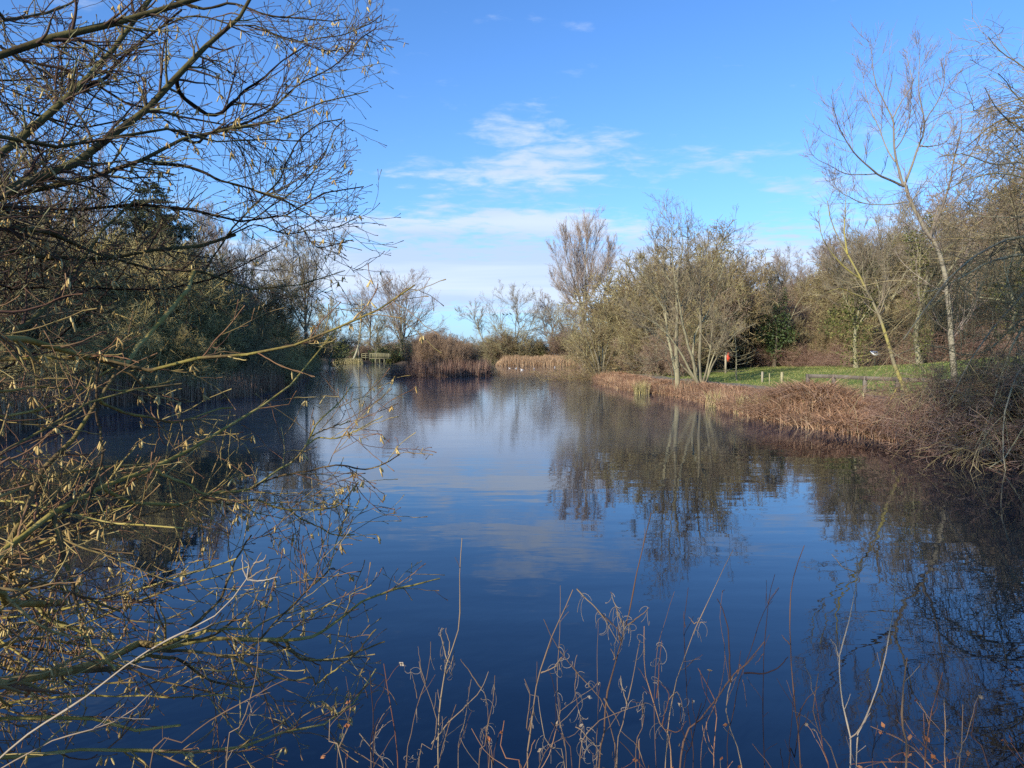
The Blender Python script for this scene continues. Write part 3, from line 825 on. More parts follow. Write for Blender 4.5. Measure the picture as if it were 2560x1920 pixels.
# tall forked tree behind the right bank
z7 = dict(ox=1900, oy=50, sc=3.017)
tk = [pix(2384, 935, 28), pix(2376, 840, 28), pix(2373, 770, 28), pix(2363, 700, 28.1), pix(2352, 650, 28.1), pix(2338, 612, 28.1), pix(2322, 590, 28.1)] + pts(28.1, [(1200, 1500), (1130, 1380), (1085, 1255)], **z7)
tk[0] = ground_under(tk[0])
Yt = 28.1
LB = [(tk, .125, .06),
      (pts(Yt, [(1085, 1255), (960, 1200), (880, 1160), (780, 1070), (700, 985), (620, 850), (590, 770), (560, 680), (540, 560)], dY=-2, **z7), .05, .007),
      (pts(Yt, [(1085, 1255), (1040, 1120), (1015, 1000), (1005, 850), (1000, 740), (940, 620), (900, 530), (860, 430), (845, 280), (835, 130)], dY=1, **z7), .055, .007),
      (pts(Yt, [(1085, 1255), (1130, 1120), (1180, 980), (1240, 800), (1210, 620), (1195, 480), (1215, 180)], dY=-1, **z7), .05, .007),
      (pts(Yt, [(1240, 780), (1330, 640), (1390, 500), (1400, 350), (1415, 220)], dY=1.4, **z7), .028, .006),
      (pts(Yt, [(1000, 740), (1060, 620), (1140, 480), (1110, 330), (1100, 200)], dY=1.2, **z7), .028, .006),
      (pts(Yt, [(1020, 1070), (960, 980), (880, 800), (830, 680), (790, 560), (775, 400)], dY=1.6, **z7), .03, .006),
      (pts(Yt, [(880, 1160), (700, 1165), (620, 1150), (540, 1110), (420, 1050), (370, 990), (350, 920)], dY=-1, **z7), .025, .006),
      (pts(Yt, [(1110, 1370), (960, 1390), (790, 1385), (680, 1340), (600, 1300), (550, 1220), (520, 1130)], dY=-1.2, **z7), .028, .006),
      ([pix(2326, 594, 28.1)] + pts(Yt, [(1310, 1560), (1380, 1400), (1440, 1200), (1480, 1000), (1520, 780), (1515, 620)], dY=.6, **z7), .06, .008),
      (pts(Yt, [(1450, 1150), (1560, 1060), (1640, 920), (1700, 760), (1740, 650)], dY=1.5, **z7), .03, .006),
      (pts(Yt, [(1025, 970), (1090, 880), (1130, 760), (1150, 600), (1150, 470)], dY=-1, **z7), .025, .006),
      (pts(Yt, [(1200, 950), (1300, 950), (1400, 920), (1450, 830), (1470, 740)], dY=1, **z7), .03, .005)]
guided("tall_forked_tree", "tall bare tree with a pale trunk forking high above the scrub", "tree", LB,
       [dict(n=17, t=(.22, 1), ang=(25, 58), ln=(.22, .48), K=8, up=.09, wig=.08, rs=.45, tip=.006, shape=.55, rmax=.022),
        dict(n=11, t=(.12, 1), ang=(20, 50), ln=(.25, .6), K=5, up=.10, wig=.09, rs=.6, tip=.0042, shape=.35)], M_BARK_MAUVE, M_TWIG_MAUVE, 42, K=20)

# willow overhanging from beyond the right edge
wb = np.array([14.2, 17.5, gz(14.2, 17.5) - .1])
Yw = 16.5
WL = [([wb, wb + [0, -.1, 2.2], wb + [-.2, -.3, 4.4], wb + [-.3, -.6, 6.5], wb + [-.2, -.9, 8.6], wb + [.3, -1.2, 10.4]], .30, .03)]
fk = wb + np.array([-.2, -.3, 4.2])
fk2 = wb + np.array([-.25, -.5, 5.8]); fk3 = wb + np.array([0, -.1, 2.6]); fk4 = wb + np.array([-.2, -.8, 8.0])
for start, P_, Y0, Y1, r in ((fk, [(2700, 690), (2600, 640), (2500, 650), (2420, 690), (2350, 730), (2290, 740)], 16.8, 15.5, 0.054),
                             (fk, [(2680, 640), (2560, 590), (2460, 620), (2380, 680), (2300, 790), (2260, 850)], 16.4, 14.6, 0.048),
                             (fk2, [(2640, 470), (2560, 405), (2480, 415), (2400, 390), (2340, 395)], 16.6, 15.2, 0.034),
                             (fk2, [(2640, 500), (2560, 450), (2470, 440), (2400, 460), (2330, 500)], 16.2, 15.0, 0.034),
                             (fk4, [(2640, 260), (2560, 170), (2500, 130), (2472, 95)], 16.8, 16.0, .03),
                             (fk4, [(2660, 250), (2570, 240), (2530, 250), (2450, 270), (2442, 262)], 16.6, 15.2, .03),
                             (fk4, [(2640, 300), (2550, 240), (2520, 200), (2500, 180)], 16.4, 15.4, .03),
                             (fk2, [(2640, 400), (2560, 330), (2500, 290), (2460, 225)], 16.4, 14.9, .035),
                             (fk3, [(2720, 800), (2620, 780), (2540, 860), (2500, 960), (2470, 1060), (2440, 1130)], 16.2, 14.4, 0.041),
                             (fk3, [(2740, 820), (2640, 860), (2560, 920), (2530, 1000), (2520, 1100), (2530, 1200)], 15.6, 13.2, 0.041),
                             (fk, [(2700, 700), (2600, 700), (2520, 760), (2450, 850), (2400, 940), (2370, 1000)], 16.5, 15.0, 0.041),
                             (fk3, [(2760, 860), (2680, 900), (2600, 980), (2560, 1060), (2500, 1150), (2420, 1180)], 15.2, 13.6, 0.034),
                             (fk2, [(2680, 560), (2600, 540), (2520, 545), (2440, 540), (2380, 560)], 17.2, 17.8, 0.034),
                             (fk, [(2680, 760), (2560, 800), (2480, 880), (2420, 900), (2330, 870), (2240, 900)], 16.8, 16.4, 0.034),
                             (fk4, [(2700, 330), (2640, 350), (2560, 320), (2500, 340), (2440, 390)], 17, 17, .04)):
    n = len(P_)
    WL.append(([start] + [pix(x, y, Y0 + (Y1 - Y0) * i / (n - 1)) for i, (x, y) in enumerate(P_)], r, .008))
for k in range(9):                # limbs on the landward side
    a = U.uniform(-1.2, 1.9); L = U.uniform(3, 5); s = wb + np.array([-.2, -.5, U.uniform(3.5, 8)])
    dv = np.array([math.cos(a), math.sin(a), 0])
    WL.append(([s, s + dv * L * .35 + [0, 0, .9], s + dv * L * .7 + [0, 0, 1.3], s + dv * L + [0, 0, .8]], .08, .01))
guided("overhanging_willow", "large bare willow reaching over the water from the right edge with drooping pale twigs", "tree", WL,
       [dict(per_m=3.8, t=(.2, 1), ang=(30, 70), ln=(.2, .42), K=9, up=-.03, wig=.10, rs=.5, tip=.005, shape=.3, rmax=.020),
        dict(n=11, t=(.12, 1), ang=(25, 60), ln=(.3, .65), K=6, up=-.06, wig=.11, rs=.6, tip=.0032, shape=.3)], M_BARK_PALE, M_SCRUB_OLIVE, 43, K=16)

# alder clump on the bank beside the reeds
z5 = dict(ox=1350, oy=500, sc=3.318)
Ya = 38.0
LB = []
for P_, d, r in (([(1140, 1500), (1130, 1380), (1125, 1200), (1135, 900), (1145, 600), (1180, 400), (1190, 250), (1140, 60)], .6, .15),
                 ([(1140, 1480), (1105, 1300), (1070, 1150), (1060, 900), (1055, 600), (1045, 350), (1050, 230), (1030, 100)], 1.5, .11),
                 ([(1320, 1600), (1290, 1450), (1270, 1300), (1230, 1150), (1200, 1000), (1160, 800), (1110, 500), (1095, 250), (1100, 80)], -1, .10),
                 ([(1340, 1590), (1330, 1400), (1340, 1200), (1345, 1000), (1330, 700), (1340, 450), (1365, 250), (1345, 90)], 1, .12),
                 ([(1340, 1590), (1380, 1400), (1420, 1200), (1440, 1000), (1470, 850), (1600, 780)], -.8, .07),
                 ([(1330, 1600), (1250, 1420), (1170, 1250), (1050, 1060), (950, 960), (830, 890), (700, 850)], -1.5, .08),
                 ([(1330, 1600), (1210, 1400), (1130, 1330), (1000, 1130), (860, 1010), (740, 930)], .8, .07),
                 ([(1365, 1580), (1320, 1450), (1270, 1310), (1300, 1100), (1370, 950), (1450, 780), (1500, 600), (1560, 400), (1620, 265)], 1.5, .085),
                 ([(1360, 1580), (1440, 1350), (1540, 1180), (1640, 1060), (1760, 1000)], -.6, .06),
                 ([(1380, 1560), (1400, 1380), (1460, 1200), (1560, 960), (1600, 900)], 2, .06),
                 ([(1120, 1480), (1060, 1330), (900, 1350), (760, 1390)], -1, .04),
                 ([(1060, 900), (960, 740), (900, 640), (830, 540), (760, 440)], -1, .05),
                 ([(1150, 700), (1010, 500), (960, 320), (930, 180)], 1, .04),
                 ([(1160, 1000), (1220, 800), (1250, 560), (1230, 330), (1220, 120)], 1, .05),
                 ([(1340, 1590), (1300, 1600), (1250, 1560), (1150, 1560)], -1.2, .035)):
    P_ = [(x, 1600 - (1600 - y) * (.93 if y < 900 else 1 - .07 * (1600 - y) / 700)) for x, y in P_]
    LB.append((pts(Ya, P_, dY=d, **z5), r, .009))
for i in range(11):
    if i not in (11, 12): LB[i][0][0] = ground_under(LB[i][0][0], -.1)
guided("alder_clump", "many stemmed bare alder clump rising from the brown sedge on the right bank", "tree", LB,
       [dict(n=17, t=(.36, 1), ang=(28, 60), ln=(.18, .42), K=8, up=.06, wig=.09, rs=.5, tip=.008, shape=.45, rmax=.028),
        dict(n=9, t=(.12, 1), ang=(25, 55), ln=(.28, .55), K=5, up=.05, wig=.11, rs=.6, tip=.006, shape=.3),
        dict(n=3, t=(.12, 1), ang=(25, 55), ln=(.3, .6), K=4, up=.04, wig=.11, rs=.7, tip=.005, shape=.3)], M_ALDER_BARK, M_ALDER, 44, K=16)

# tall poplar behind the waterside willow
Yp = 86.0
LB = [([ground_under(pix(1462, 900, Yp)), pix(1460, 820, Yp), pix(1458, 775, Yp)], .30, .12)]
for P_, d, r in (([(360, 900), (370, 700), (375, 480), (385, 300), (400, 180), (440, 130)], 0, .12), ([(355, 900), (320, 720), (310, 500), (330, 320), (300, 200)], 1.5, .10), ([(365, 900), (400, 740), (430, 520), (470, 330), (520, 190)], 1, .10),
                 ([(345, 890), (260, 780), (200, 660), (150, 540), (110, 420), (90, 380)], -1, .085), ([(340, 880), (290, 720), (240, 540), (210, 380), (220, 260)], -1.5, .085), ([(370, 890), (440, 760), (500, 620), (560, 480), (600, 340)], -1, .06),
                 ([(360, 860), (350, 640), (290, 420), (170, 280)], 2, .06), ([(370, 880), (480, 700), (560, 560), (605, 400)], 2, .06), ([(340, 900), (230, 830), (150, 720), (90, 620)], 1, .06)):
    LB.append((pts(Yp, P_, dY=d * 1.6, **z5), r, .014))
guided("tall_poplar", "tall bare poplar with a fan of upright branches behind the waterside willow", "tree", LB,
       [dict(n=34, t=(.08, .95), ang=(16, 42), ln=(.2, .44), K=7, up=.10, wig=.06, rs=.45, tip=.012, shape=.5, rmax=.05),
        dict(n=16, t=(.1, 1), ang=(18, 42), ln=(.28, .55), K=5, up=.10, wig=.07, rs=.6, tip=.0085, shape=.3),
        dict(n=1, t=(.2, 1), ang=(16, 40), ln=(.4, .7), K=3, up=.1, wig=.07, rs=.7, tip=.0075, shape=.2)], M_BARK_MAUVE, M_TWIG_PALE, 45, K=14)

# pale willow bush leaning over the water, with its low skirt
Yw2 = 61.0
LB = []
for P_, d, r in (([(500, 1420), (480, 1330), (450, 1240), (420, 1130), (380, 1050), (330, 980)], -.8, .13), ([(500, 1420), (490, 1300), (485, 1180), (495, 1050), (470, 930)], .5, .11), ([(490, 1420), (420, 1340), (360, 1270), (300, 1190), (260, 1130), (180, 1080)], -1, .10),
                 ([(510, 1420), (540, 1280), (580, 1130), (620, 1020)], 1.5, .09), ([(490, 1420), (430, 1260), (370, 1120), (310, 1000), (270, 900)], 1.5, .08), ([(505, 1420), (520, 1250), (530, 1090), (560, 920)], 2, .08),
                 ([(480, 1420), (390, 1380), (320, 1290), (240, 1260)], -1.6, .06), ([(505, 1420), (600, 1260), (690, 1160), (760, 1130)], .5, .06)):
    p = pts(Yw2, P_, dY=d, **z5); p[0] = ground_under(p[0]); LB.append((p, r, .012))
guided("waterside_willow", "pale stemmed bare willow fanning out over the water below the poplar", "tree", LB,
       [dict(n=13, t=(.42, 1), ang=(25, 62), ln=(.3, .62), K=7, up=.05, wig=.1, rs=.5, tip=.010, shape=.35, rmax=.03),
        dict(n=14, t=(.1, 1), ang=(25, 60), ln=(.3, .6), K=5, up=.04, wig=.12, rs=.6, tip=.007, shape=.3),
        dict(n=1, t=(.1, 1), ang=(25, 60), ln=(.3, .6), K=3, up=.04, wig=.12, rs=.7, tip=.006, shape=.3)], M_BARK_PALE, M_SCRUB, 46, K=12)
for i, (px, Y, h) in enumerate(((1452, 60.3, 1.7), (1480, 60.8, 1.4), (1430, 61.5, 1.2))):
    x, y, _ = at_px(px, Y)
    bush("skirt_bush", "drooping olive bush trailing in the water at the willow's foot", "bush", 'bramble', i, (M_BRAMBLE, M_SCRUB_OLIVE), x, max(y, 60), h, h * 1.2, i, "drooping bushes at the willow's foot", dz=.0)


def simple_tree(name, label, px, py_top, Y, mt, mw, seed, rz=0.0, group=None, cat="tree", r=None, **k):
    loc = at_px(px, Y)
    H = top_h(py_top, Y, loc[2])
    tr, tw = bare_tree(seed, H, r or H * .016, **k)
    return add_tree(name, label, cat, loc, tr, tw, mt, mw, group, rz)


# broad round trees behind the alder clump and on the skyline of the right side
dense = dict(fork=.12, nl=18, spread=48, upr=.05, n2=12, n3=9, n4=3, l1=(.55, .8), wig=.11, shape=.3)
simple_tree("round_tree", "broad rounded brown tree behind the alder clump", 1640, 650, 72, M_BARK_GREY, M_TWIG_GREY, 51, tw=.013, **dense)
simple_tree("round_tree", "rounded leafless tree behind the right half of the alder clump", 1760, 645, 78, M_BARK_GREY, M_TWIG_GREY, 52, tw=.013, **dense)
simple_tree("round_tree", "lower rounded tree between the poplar and the alder clump", 1565, 765, 86, M_BARK_GREY, M_SCRUB_OLIVE, 53, tw=.014, **dense)
openk = dict(fork=.3, nl=11, spread=42, upr=.06, n2=9, n3=8, n4=3, l1=(.6, .85), wig=.12, shape=.3)
simple_tree("open_oak", "open crowned bare oak with sky showing through left of the ivy clad tree", 1860, 662, 76, M_BARK_PALE, M_TWIG_MAUVE, 54, tw=.012, **openk)
simple_tree("open_oak", "open crowned bare oak with sky showing through behind the ivy clad tree", 1950, 648, 80, M_BARK_PALE, M_TWIG_MAUVE, 55, tw=.012, **openk)
simple_tree("open_oak", "bare oak on the skyline right of the ivy clad tree", 2040, 636, 74, M_BARK_GREY, M_TWIG_MAUVE, 56, tw=.012, **openk)
simple_tree("skyline_tree", "bare tree on the skyline behind the leaning tree's top", 2120, 606, 66, M_BARK_GREY, M_TWIG_MAUVE, 57, tw=.011, **openk)
simple_tree("skyline_tree", "bare tree on the skyline just left of the tall forked tree", 2215, 520, 58, M_BARK_GREY, M_TWIG_GREY, 58, tw=.010, **openk)
simple_tree("skyline_tree", "bare tree on the skyline just right of the tall forked tree", 2420, 470, 54, M_BARK_GREY, M_TWIG_MAUVE, 59, tw=.010, **openk)
simple_tree("skyline_tree", "bare tree on the skyline at the top of the slope under the willow limbs", 2530, 430, 52, M_BARK_GREY, M_TWIG_GREY, 60, tw=.010, **openk)

# far middle: trees round the far reeds
fark = dict(fork=.25, nl=13, spread=46, upr=.05, n2=9, n3=7, n4=2, l1=(.6, .9), wig=.12)
simple_tree("far_willow", "wide bare willow beyond the reeds with crows in its left boughs", 1290, 748, 146, M_BARK_GREY, M_TWIG_GREY, 61, tw=.018, fork=.08, nl=16, spread=62, upr=.08, n2=9, n3=7, n4=2, l1=(.75, 1.05), wig=.09)
simple_tree("far_willow", "thin bare willow leaning left at the end of the far reeds", 1235, 772, 150, M_BARK_GREY, M_TWIG_GREY, 62, tw=.020, lean=(-5, 0), fork=.45, nl=7, spread=40, upr=.05, n2=8, n3=7, n4=2, l1=(.5, .8), wig=.12)
simple_tree("far_tree", "bare tree between the wide willow and the poplar", 1375, 758, 148, M_BARK_GREY, M_TWIG_MAUVE, 63, tw=.020, **fark)
simple_tree("far_tree", "bare tree just left of the poplar's trunk", 1422, 770, 140, M_BARK_GREY, M_TWIG_MAUVE, 64, tw=.020, **fark)
simple_tree("far_tree", "far rounded tree just right of the poplar's trunk", 1505, 770, 120, M_BARK_GREY, M_TWIG_GREY, 65, tw=.018, **dense)
simple_tree("far_elm", "fan shaped bare tree with a fine round crown behind the footbridge", 1008, 695, 184, M_BARK_GREY, M_TWIG_MAUVE, 66, r=.62, tw=.020, fork=.18, nl=12, spread=52, upr=.07, n2=10, n3=7, n4=2, l1=(.65, .9), wig=.07, stems=2, stem_spread=.5)
simple_tree("far_elm", "fainter bare tree left of the fan shaped one behind the footbridge", 925, 720, 196, M_BARK_GREY, M_TWIG_MAUVE, 67, tw=.022, **fark)
simple_tree("far_elm", "low spreading bare tree at the footbridge's left end", 940, 800, 172, M_BARK_GREY, M_SCRUB, 68, tw=.02, **fark)
# slender leaning birch on the far bank
Yb = 165.5
LB = [([ground_under(pix(880, 912, Yb)), pix(888, 890, Yb), pix(897, 860, Yb), pix(902, 800, Yb), pix(904, 750, Yb)], .27, .13),
      ([ground_under(pix(899, 905, Yb + 1)), pix(897, 860, Yb + 1), pix(900, 830, Yb + 1), pix(905, 800, Yb + 1)], .22, .12)]
guided("leaning_birch", "slender leaning tree with a pale trunk on the bank left of the footbridge", "tree", LB,
       [dict(n=16, t=(.45, 1), ang=(35, 65), ln=(.2, .4), K=7, up=.05, wig=.1, rs=.4, tip=.025, shape=.5, rmax=.06),
        dict(n=10, t=(.1, 1), ang=(25, 60), ln=(.3, .6), K=5, up=.02, wig=.12, rs=.6, tip=.02, shape=.3)], M_BARK_PALE, M_TWIG_GREY, 69, K=12)

# left side trees
simple_tree("bare_ash", "bare ash with a dome of fine branches right of the conifer on the left bank", 765, 612, 72, M_BARK_GREY, M_TWIG_GREY, 71, tw=.012, fork=.22, nl=14, spread=40, upr=.07, n2=12, n3=10, n4=3, l1=(.6, .85), wig=.08)
simple_tree("bare_ash", "smaller bare tree at the far end of the left thicket", 830, 760, 125, M_BARK_GREY, M_SCRUB, 72, tw=.018, **dense)
for i, (px, pt, Y) in enumerate(((20, 330, 44), (90, 345, 47), (150, 395, 42), (215, 430, 46), (275, 400, 50), (560, 560, 52), (500, 500, 56), (620, 590, 58))):
    simple_tree("slim_tree", "slim upright bare tree standing behind the left thicket", px, pt, Y, M_BARK_GREY, M_TWIG_MAUVE, 80 + i, group="slim trees behind the left thicket", tw=.009, fork=.3, nl=13, spread=26, upr=.09, n2=8, n3=8, n4=2, l1=(.3, .5), wig=.07)


for i, (px, pt, Y, lab) in enumerate(((610, 640, 62, "rounded bare tree in the left thicket just right of the conifer"), (690, 700, 66, "lower rounded bare tree in the left thicket beside the bare ash"), (160, 590, 40, "twiggy bare tree in the left thicket left of the conifer"), (30, 600, 36, "twiggy bare tree in the left thicket at the left edge"), (480, 610, 56, "twiggy bare tree in the left thicket at the conifer's right side"))):
    simple_tree("thicket_tree", lab, px, pt, Y, M_BARK_GREY, [M_SCRUB_OLIVE, M_SCRUB][i % 2], 180 + i, tw=.011, **dense)


# conifer
def conifer(px, py_top, Y, seed):
    rng = np.random.default_rng(seed)
    loc = at_px(px, Y); H = top_h(py_top, Y, loc[2])
    P, R = limb([(0, 0, 0), (.05, .05, H * .5), (0, 0, H)], H * .016, .015, 20)
    n = 210; t = np.sort(rng.uniform(.12, .985, n)) ; az = rng.uniform(0, 6.283, n)
    L = np.minimum((1 - t) * H * .72, 4.6) * rng.uniform(.7, 1.12, n) + .3
    K = 8; s = np.linspace(0, 1, K)
    d = np.stack([np.cos(az), np.sin(az)], 1)
    B = np.empty((n, K, 3))
    B[:, :, :2] = d[:, None] * (L[:, None] * s)[..., None]
    B[:, :, 2] = (t * H)[:, None] + L[:, None] * (.22 * s - .42 * s ** 2 + .25 * s ** 3)
    Br = .035 * (1 - .85 * s)[None] * (L / L.max())[:, None] + .004
    C, Cr = grow(rng, B, Br, n=24, t=(.15, 1), ang=(45, 75), ln=(.18, .34), K=5, up=-.02, wig=.1, rs=.5, tip=.008, shape=.5, flat=.6)
    D, Dr = grow(rng, C, Cr, n=14, t=(.05, 1), ang=(30, 60), ln=(.25, .5), K=3, up=0, wig=.1, rs=1, tip=.011, shape=.3)
    t_ = thing("conifer", "dark ragged conifer standing above the left thicket", "tree", loc)
    Acc().tubes(P, R, 8).tubes(B, Br, 4).obj("trunk", M_BARK_GREY, t_)
    Acc().tubes(C, Cr, 3, rng=rng).tubes(D, Dr, 3, rng=rng).obj("crown", M_FIR, t_)


conifer(385, 450, 46, 91)


# ivy: leaves crowded round given centres
def ivy_cloud(rng, blobs, n, size):
    c = []
    for (x, y, z, rx, rz) in blobs:
        m = int(n * rx * rz)
        v = nrm(rng.normal(size=(m, 3))) * (rng.uniform(.25, 1.05, (m, 1)) ** .6)
        lump = 1 + .25 * np.sin(5 * v[:, :1] + 3 * v[:, 1:2] + z) * np.cos(4 * v[:, 2:] + x)
        c.append(np.array([x, y, z]) + v * lump * np.array([rx, rx, rz]))
    return np.concatenate(c)


def ivy_tree(name, label, px, py_top, Y, seed, blobs, leaf, mat, n=900, tree=True, **k):
    rng = np.random.default_rng(seed)
    loc = at_px(px, Y); H = top_h(py_top, Y, loc[2])
    t = thing(name, label, "tree", loc)
    tr, tw = bare_tree(seed, H, H * .02, **dict(openk, tw=.011, **k))
    a = Acc()
    for P, R, s in tr: a.tubes(P, R, s)
    a.obj("trunk", M_BARK_GREY, t)
    a = Acc()
    for P, R, s in tw: a.tubes(P, R, s)
    a.obj("crown", M_TWIG_GREY, t)
    Acc().leaves(ivy_cloud(rng, [(x * H, y * H, z * H, rx * H, rz * H) for x, y, z, rx, rz in blobs], n, leaf), leaf, rng).obj("ivy", mat, t, smooth=False)
    return t


ivy_tree("ivy_clad_tree", "tree smothered in dark green ivy behind the lawn", 1935, 690, 60, 101,
         [(0, 0, .25, .10, .2), (-.05, 0, .5, .13, .12), (.07, 0, .52, .11, .12), (-.02, 0, .66, .10, .10), (.1, 0, .75, .04, .12), (-.06, 0, .84, .035, .13), (.14, 0, .36, .12, .12), (-.12, 0, .36, .10, .10)], .17, M_IVY, 520)
ivy_tree("ivy_clad_tree", "olive green ivy covered tree behind the leaning tree", 2140, 625, 46, 102,
         [(0, 0, .12, .14, .12), (0, 0, .3, .15, .12), (0, 0, .5, .17, .16), (-.14, 0, .45, .14, .10), (.13, 0, .6, .13, .12), (.02, 0, .75, .11, .10), (.12, 0, .85, .08, .08), (-.2, 0, .35, .12, .08)], .15, M_EVERGREEN, 420)
ivy_tree("ivy_clad_tree", "small ivy topped tree behind the tall forked tree", 2300, 520, 44, 103,
         [(0, 0, .15, .07, .14), (0, 0, .4, .07, .14), (0, 0, .66, .08, .16), (-.06, 0, .78, .07, .10), (.03, 0, .9, .04, .08), (.08, 0, .62, .08, .08)], .14, M_EVERGREEN, 520)
ivy_tree("ivy_clad_tree", "ivy covered tree at the top of the slope near the right edge", 2520, 560, 42, 104,
         [(0, 0, .15, .1, .14), (0, 0, .35, .1, .14), (0, 0, .6, .13, .13), (.12, 0, .7, .1, .1), (-.1, 0, .5, .1, .1)], .14, M_EVERGREEN, 420)
def shade_tree():  # out of view, added towards the sun to shade stems and right bank
    rng = np.random.default_rng(222)
    lx, ly = 2.55 + SUN_DIR[0] * 12.3, 2.0 + SUN_DIR[1] * 12.3; loc = (lx, ly, gz(lx, ly) - .1); H = 19.0
    t = thing("ivy_clad_tree", "unseen tall ivy grown tree added behind the viewpoint to shade the near right bank", "tree", loc)
    tr, tw = bare_tree(222, H, .25, fork=.5, nl=7, spread=26, upr=.1, n2=6, n3=5, tw=.012, l1=(.2, .3))
    a = Acc()
    for P, R, k in tr: a.tubes(P, R, k)
    a.obj("trunk", M_BARK_GREY, t)
    a = Acc()
    for P, R, k in tw: a.tubes(P, R, k)
    a.obj("crown", M_TWIG_GREY, t)
    bl = [(rng.normal() * .3, rng.normal() * .3, z, .55 + .12 * z, .9) for z in np.arange(2.5, 18, .9)]
    bl += [(-1.5 + rng.normal() * .5, 1.2 + rng.normal() * .5, z, 1.9, 1.0) for z in np.arange(11.4, 15.5, 1.25)]      # extra leaf mass, set where its shadow falls on the right bank
    Acc().leaves(ivy_cloud(rng, bl, 900, .15), .15, rng).obj("ivy", M_IVY, t, smooth=False)


shade_tree()
for i, (px, pt, Y, lab, lf, mat) in enumerate(((1590, 840, 84, "dark green holly bush beside the gap with the litter bin", .2, M_IVY), (1020, 835, 176, "dark evergreen bush just behind the footbridge", .3, M_IVY),
                                               (945, 850, 175, "low dark evergreen bush behind the footbridge's left rail", .3, M_IVY), (800, 820, 110, "dark evergreen bush low in the left thicket near its far end", .25, M_EVERGREEN),
                                               (480, 760, 44, "green ivy mound in the left thicket under the conifer", .14, M_EVERGREEN), (590, 800, 48, "lower green ivy mound in the left thicket near the water", .14, M_EVERGREEN),
                                               (1262, 845, 143, "ivy covered bush at the left end of the far reeds", .26, M_EVERGREEN), (1350, 862, 142, "green bush in the middle behind the far reeds", .26, M_EVERGREEN),
                                               (868, 845, 172, "dark evergreen bush behind the leaning pale trunk by the footbridge", .3, M_IVY), (985, 858, 180, "dark evergreen bush between the footbridge and the island's left end", .3, M_EVERGREEN),
                                               (1180, 850, 150, "small evergreen bush seen past the island's right end", .28, M_EVERGREEN))):
    rng = np.random.default_rng(200 + i)
    loc = at_px(px, Y); H = top_h(pt, Y, loc[2]) * .55
    t = thing("evergreen_bush", lab, "bush", loc)
    tr, tw = bare_tree(300 + i, H * 1.6, .06, **dict(openk, tw=.011, n4=0))
    a = Acc()
    for P, R, s in tr + tw: a.tubes(P, R, s)
    a.obj("stems", M_BARK_GREY, t)
    bl = [(rng.normal() * H * .35, rng.normal() * H * .25, H * rng.uniform(.35, 1.35), H * rng.uniform(.3, .5), H * rng.uniform(.25, .45)) for _ in range(9)]
    Acc().leaves(ivy_cloud(rng, bl, 9.0 / (lf * lf) * .9, lf), lf, rng).obj("foliage", mat, t, smooth=False)


# ------------------------------------------------------------------ reeds, sedge, grass
def blades(X, Y, h, lean, wd, rng, K=4, droop=.5, z=None):
    n = len(X)
    az = rng.uniform(0, 6.283, n); d = np.stack([np.cos(az), np.sin(az), 0 * az], 1)
    s = np.linspace(0, 1, K)
    zz = ground_z(X, Y) if z is None else z
    base = np.stack([X, Y, zz - .05], 1)
    ln = rng.uniform(*lean, n)
    hor = (ln * h)[:, None] * s ** 1.7
    ver = h[:, None] * (s - (droop * ln)[:, None] * s ** 3)
    P = base[:, None] + d[:, None] * hor[..., None]; P[..., 2] += ver
    W = wd * rng.uniform(.6, 1.3, (n, 1)) * (1 - .85 * s ** 2)[None]
    a2 = rng.uniform(0, 6.283, n); side = np.stack([np.cos(a2), np.sin(a2), 0 * a2], 1)
    return P, W, side


def strip(line, off0, off1, n, rng):
    c = spline(np.array(line, float), 400); t = nrm(np.gradient(c, axis=0)); nn = np.stack([t[:, 1], -t[:, 0]], 1)     # right of travel
    i = rng.integers(0, 400, n); o = rng.uniform(off0, off1, n)
    p = c[i] + nn[i] * o[:, None] + rng.normal(size=(n, 2)) * .12
    return p[:, 0], p[:, 1], o, i / 399.


def sedge_bed():
    rng = np.random.default_rng(11)
    line = [(10.3, 15.6), (9.4, 19.4), (8.6, 24.3), (8.9, 35), (7.5, 42.5), (6.9, 50), (7.2, 60)]
    x, y, o, q = strip(line, -.10, 2.7, 60000, rng)
    lump = .5 + .5 * np.sin(x * 2.1 + np.sin(y * 1.3) * 2) * np.cos(y * 1.1 + x)
    h = (.34 + .28 * lump) * rng.uniform(.65, 1.25, len(x)) * np.clip(1.05 - .36 * np.clip(o, 0, 2.7), .2, 1)
    # the tall mound, and the mid dip
    m = np.exp(-((x - 10.5) / 1.35) ** 2 - ((y - 24.6) / 2.2) ** 2)
    h = h * 1.1 + .95 * m * rng.uniform(.6, 1.1, len(x))
    P, W, S = blades(x, y, h * 1.12, (.5, 2.2), .030, rng, K=6, droop=.36)
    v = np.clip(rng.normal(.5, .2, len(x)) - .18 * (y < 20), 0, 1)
    o_ = Acc().ribbons(P, W, S, v).obj("sedge", M_SEDGE)
    tag(o_, "matted red brown withered sedge along the right bank", "sedge", kind='stuff')
    # upright reed stems at the water's edge of the same bank
    x, y, o, q = strip(line, -.3, .5, 5000, rng)
    h = rng.uniform(.35, .85, len(x)) * (.8 + .3 * np.sin(y * .9))
    P, W, S = blades(x, y, h, (.03, .3), .016, rng, K=4, droop=.2, z=np.maximum(ground_z(x, y), -.1))
    tag(Acc().ribbons(P, W, S, rng.random(len(x))).obj("reeds", M_SEDGE), "short dry reeds standing along the waterline of the right bank", "reeds", kind='stuff')


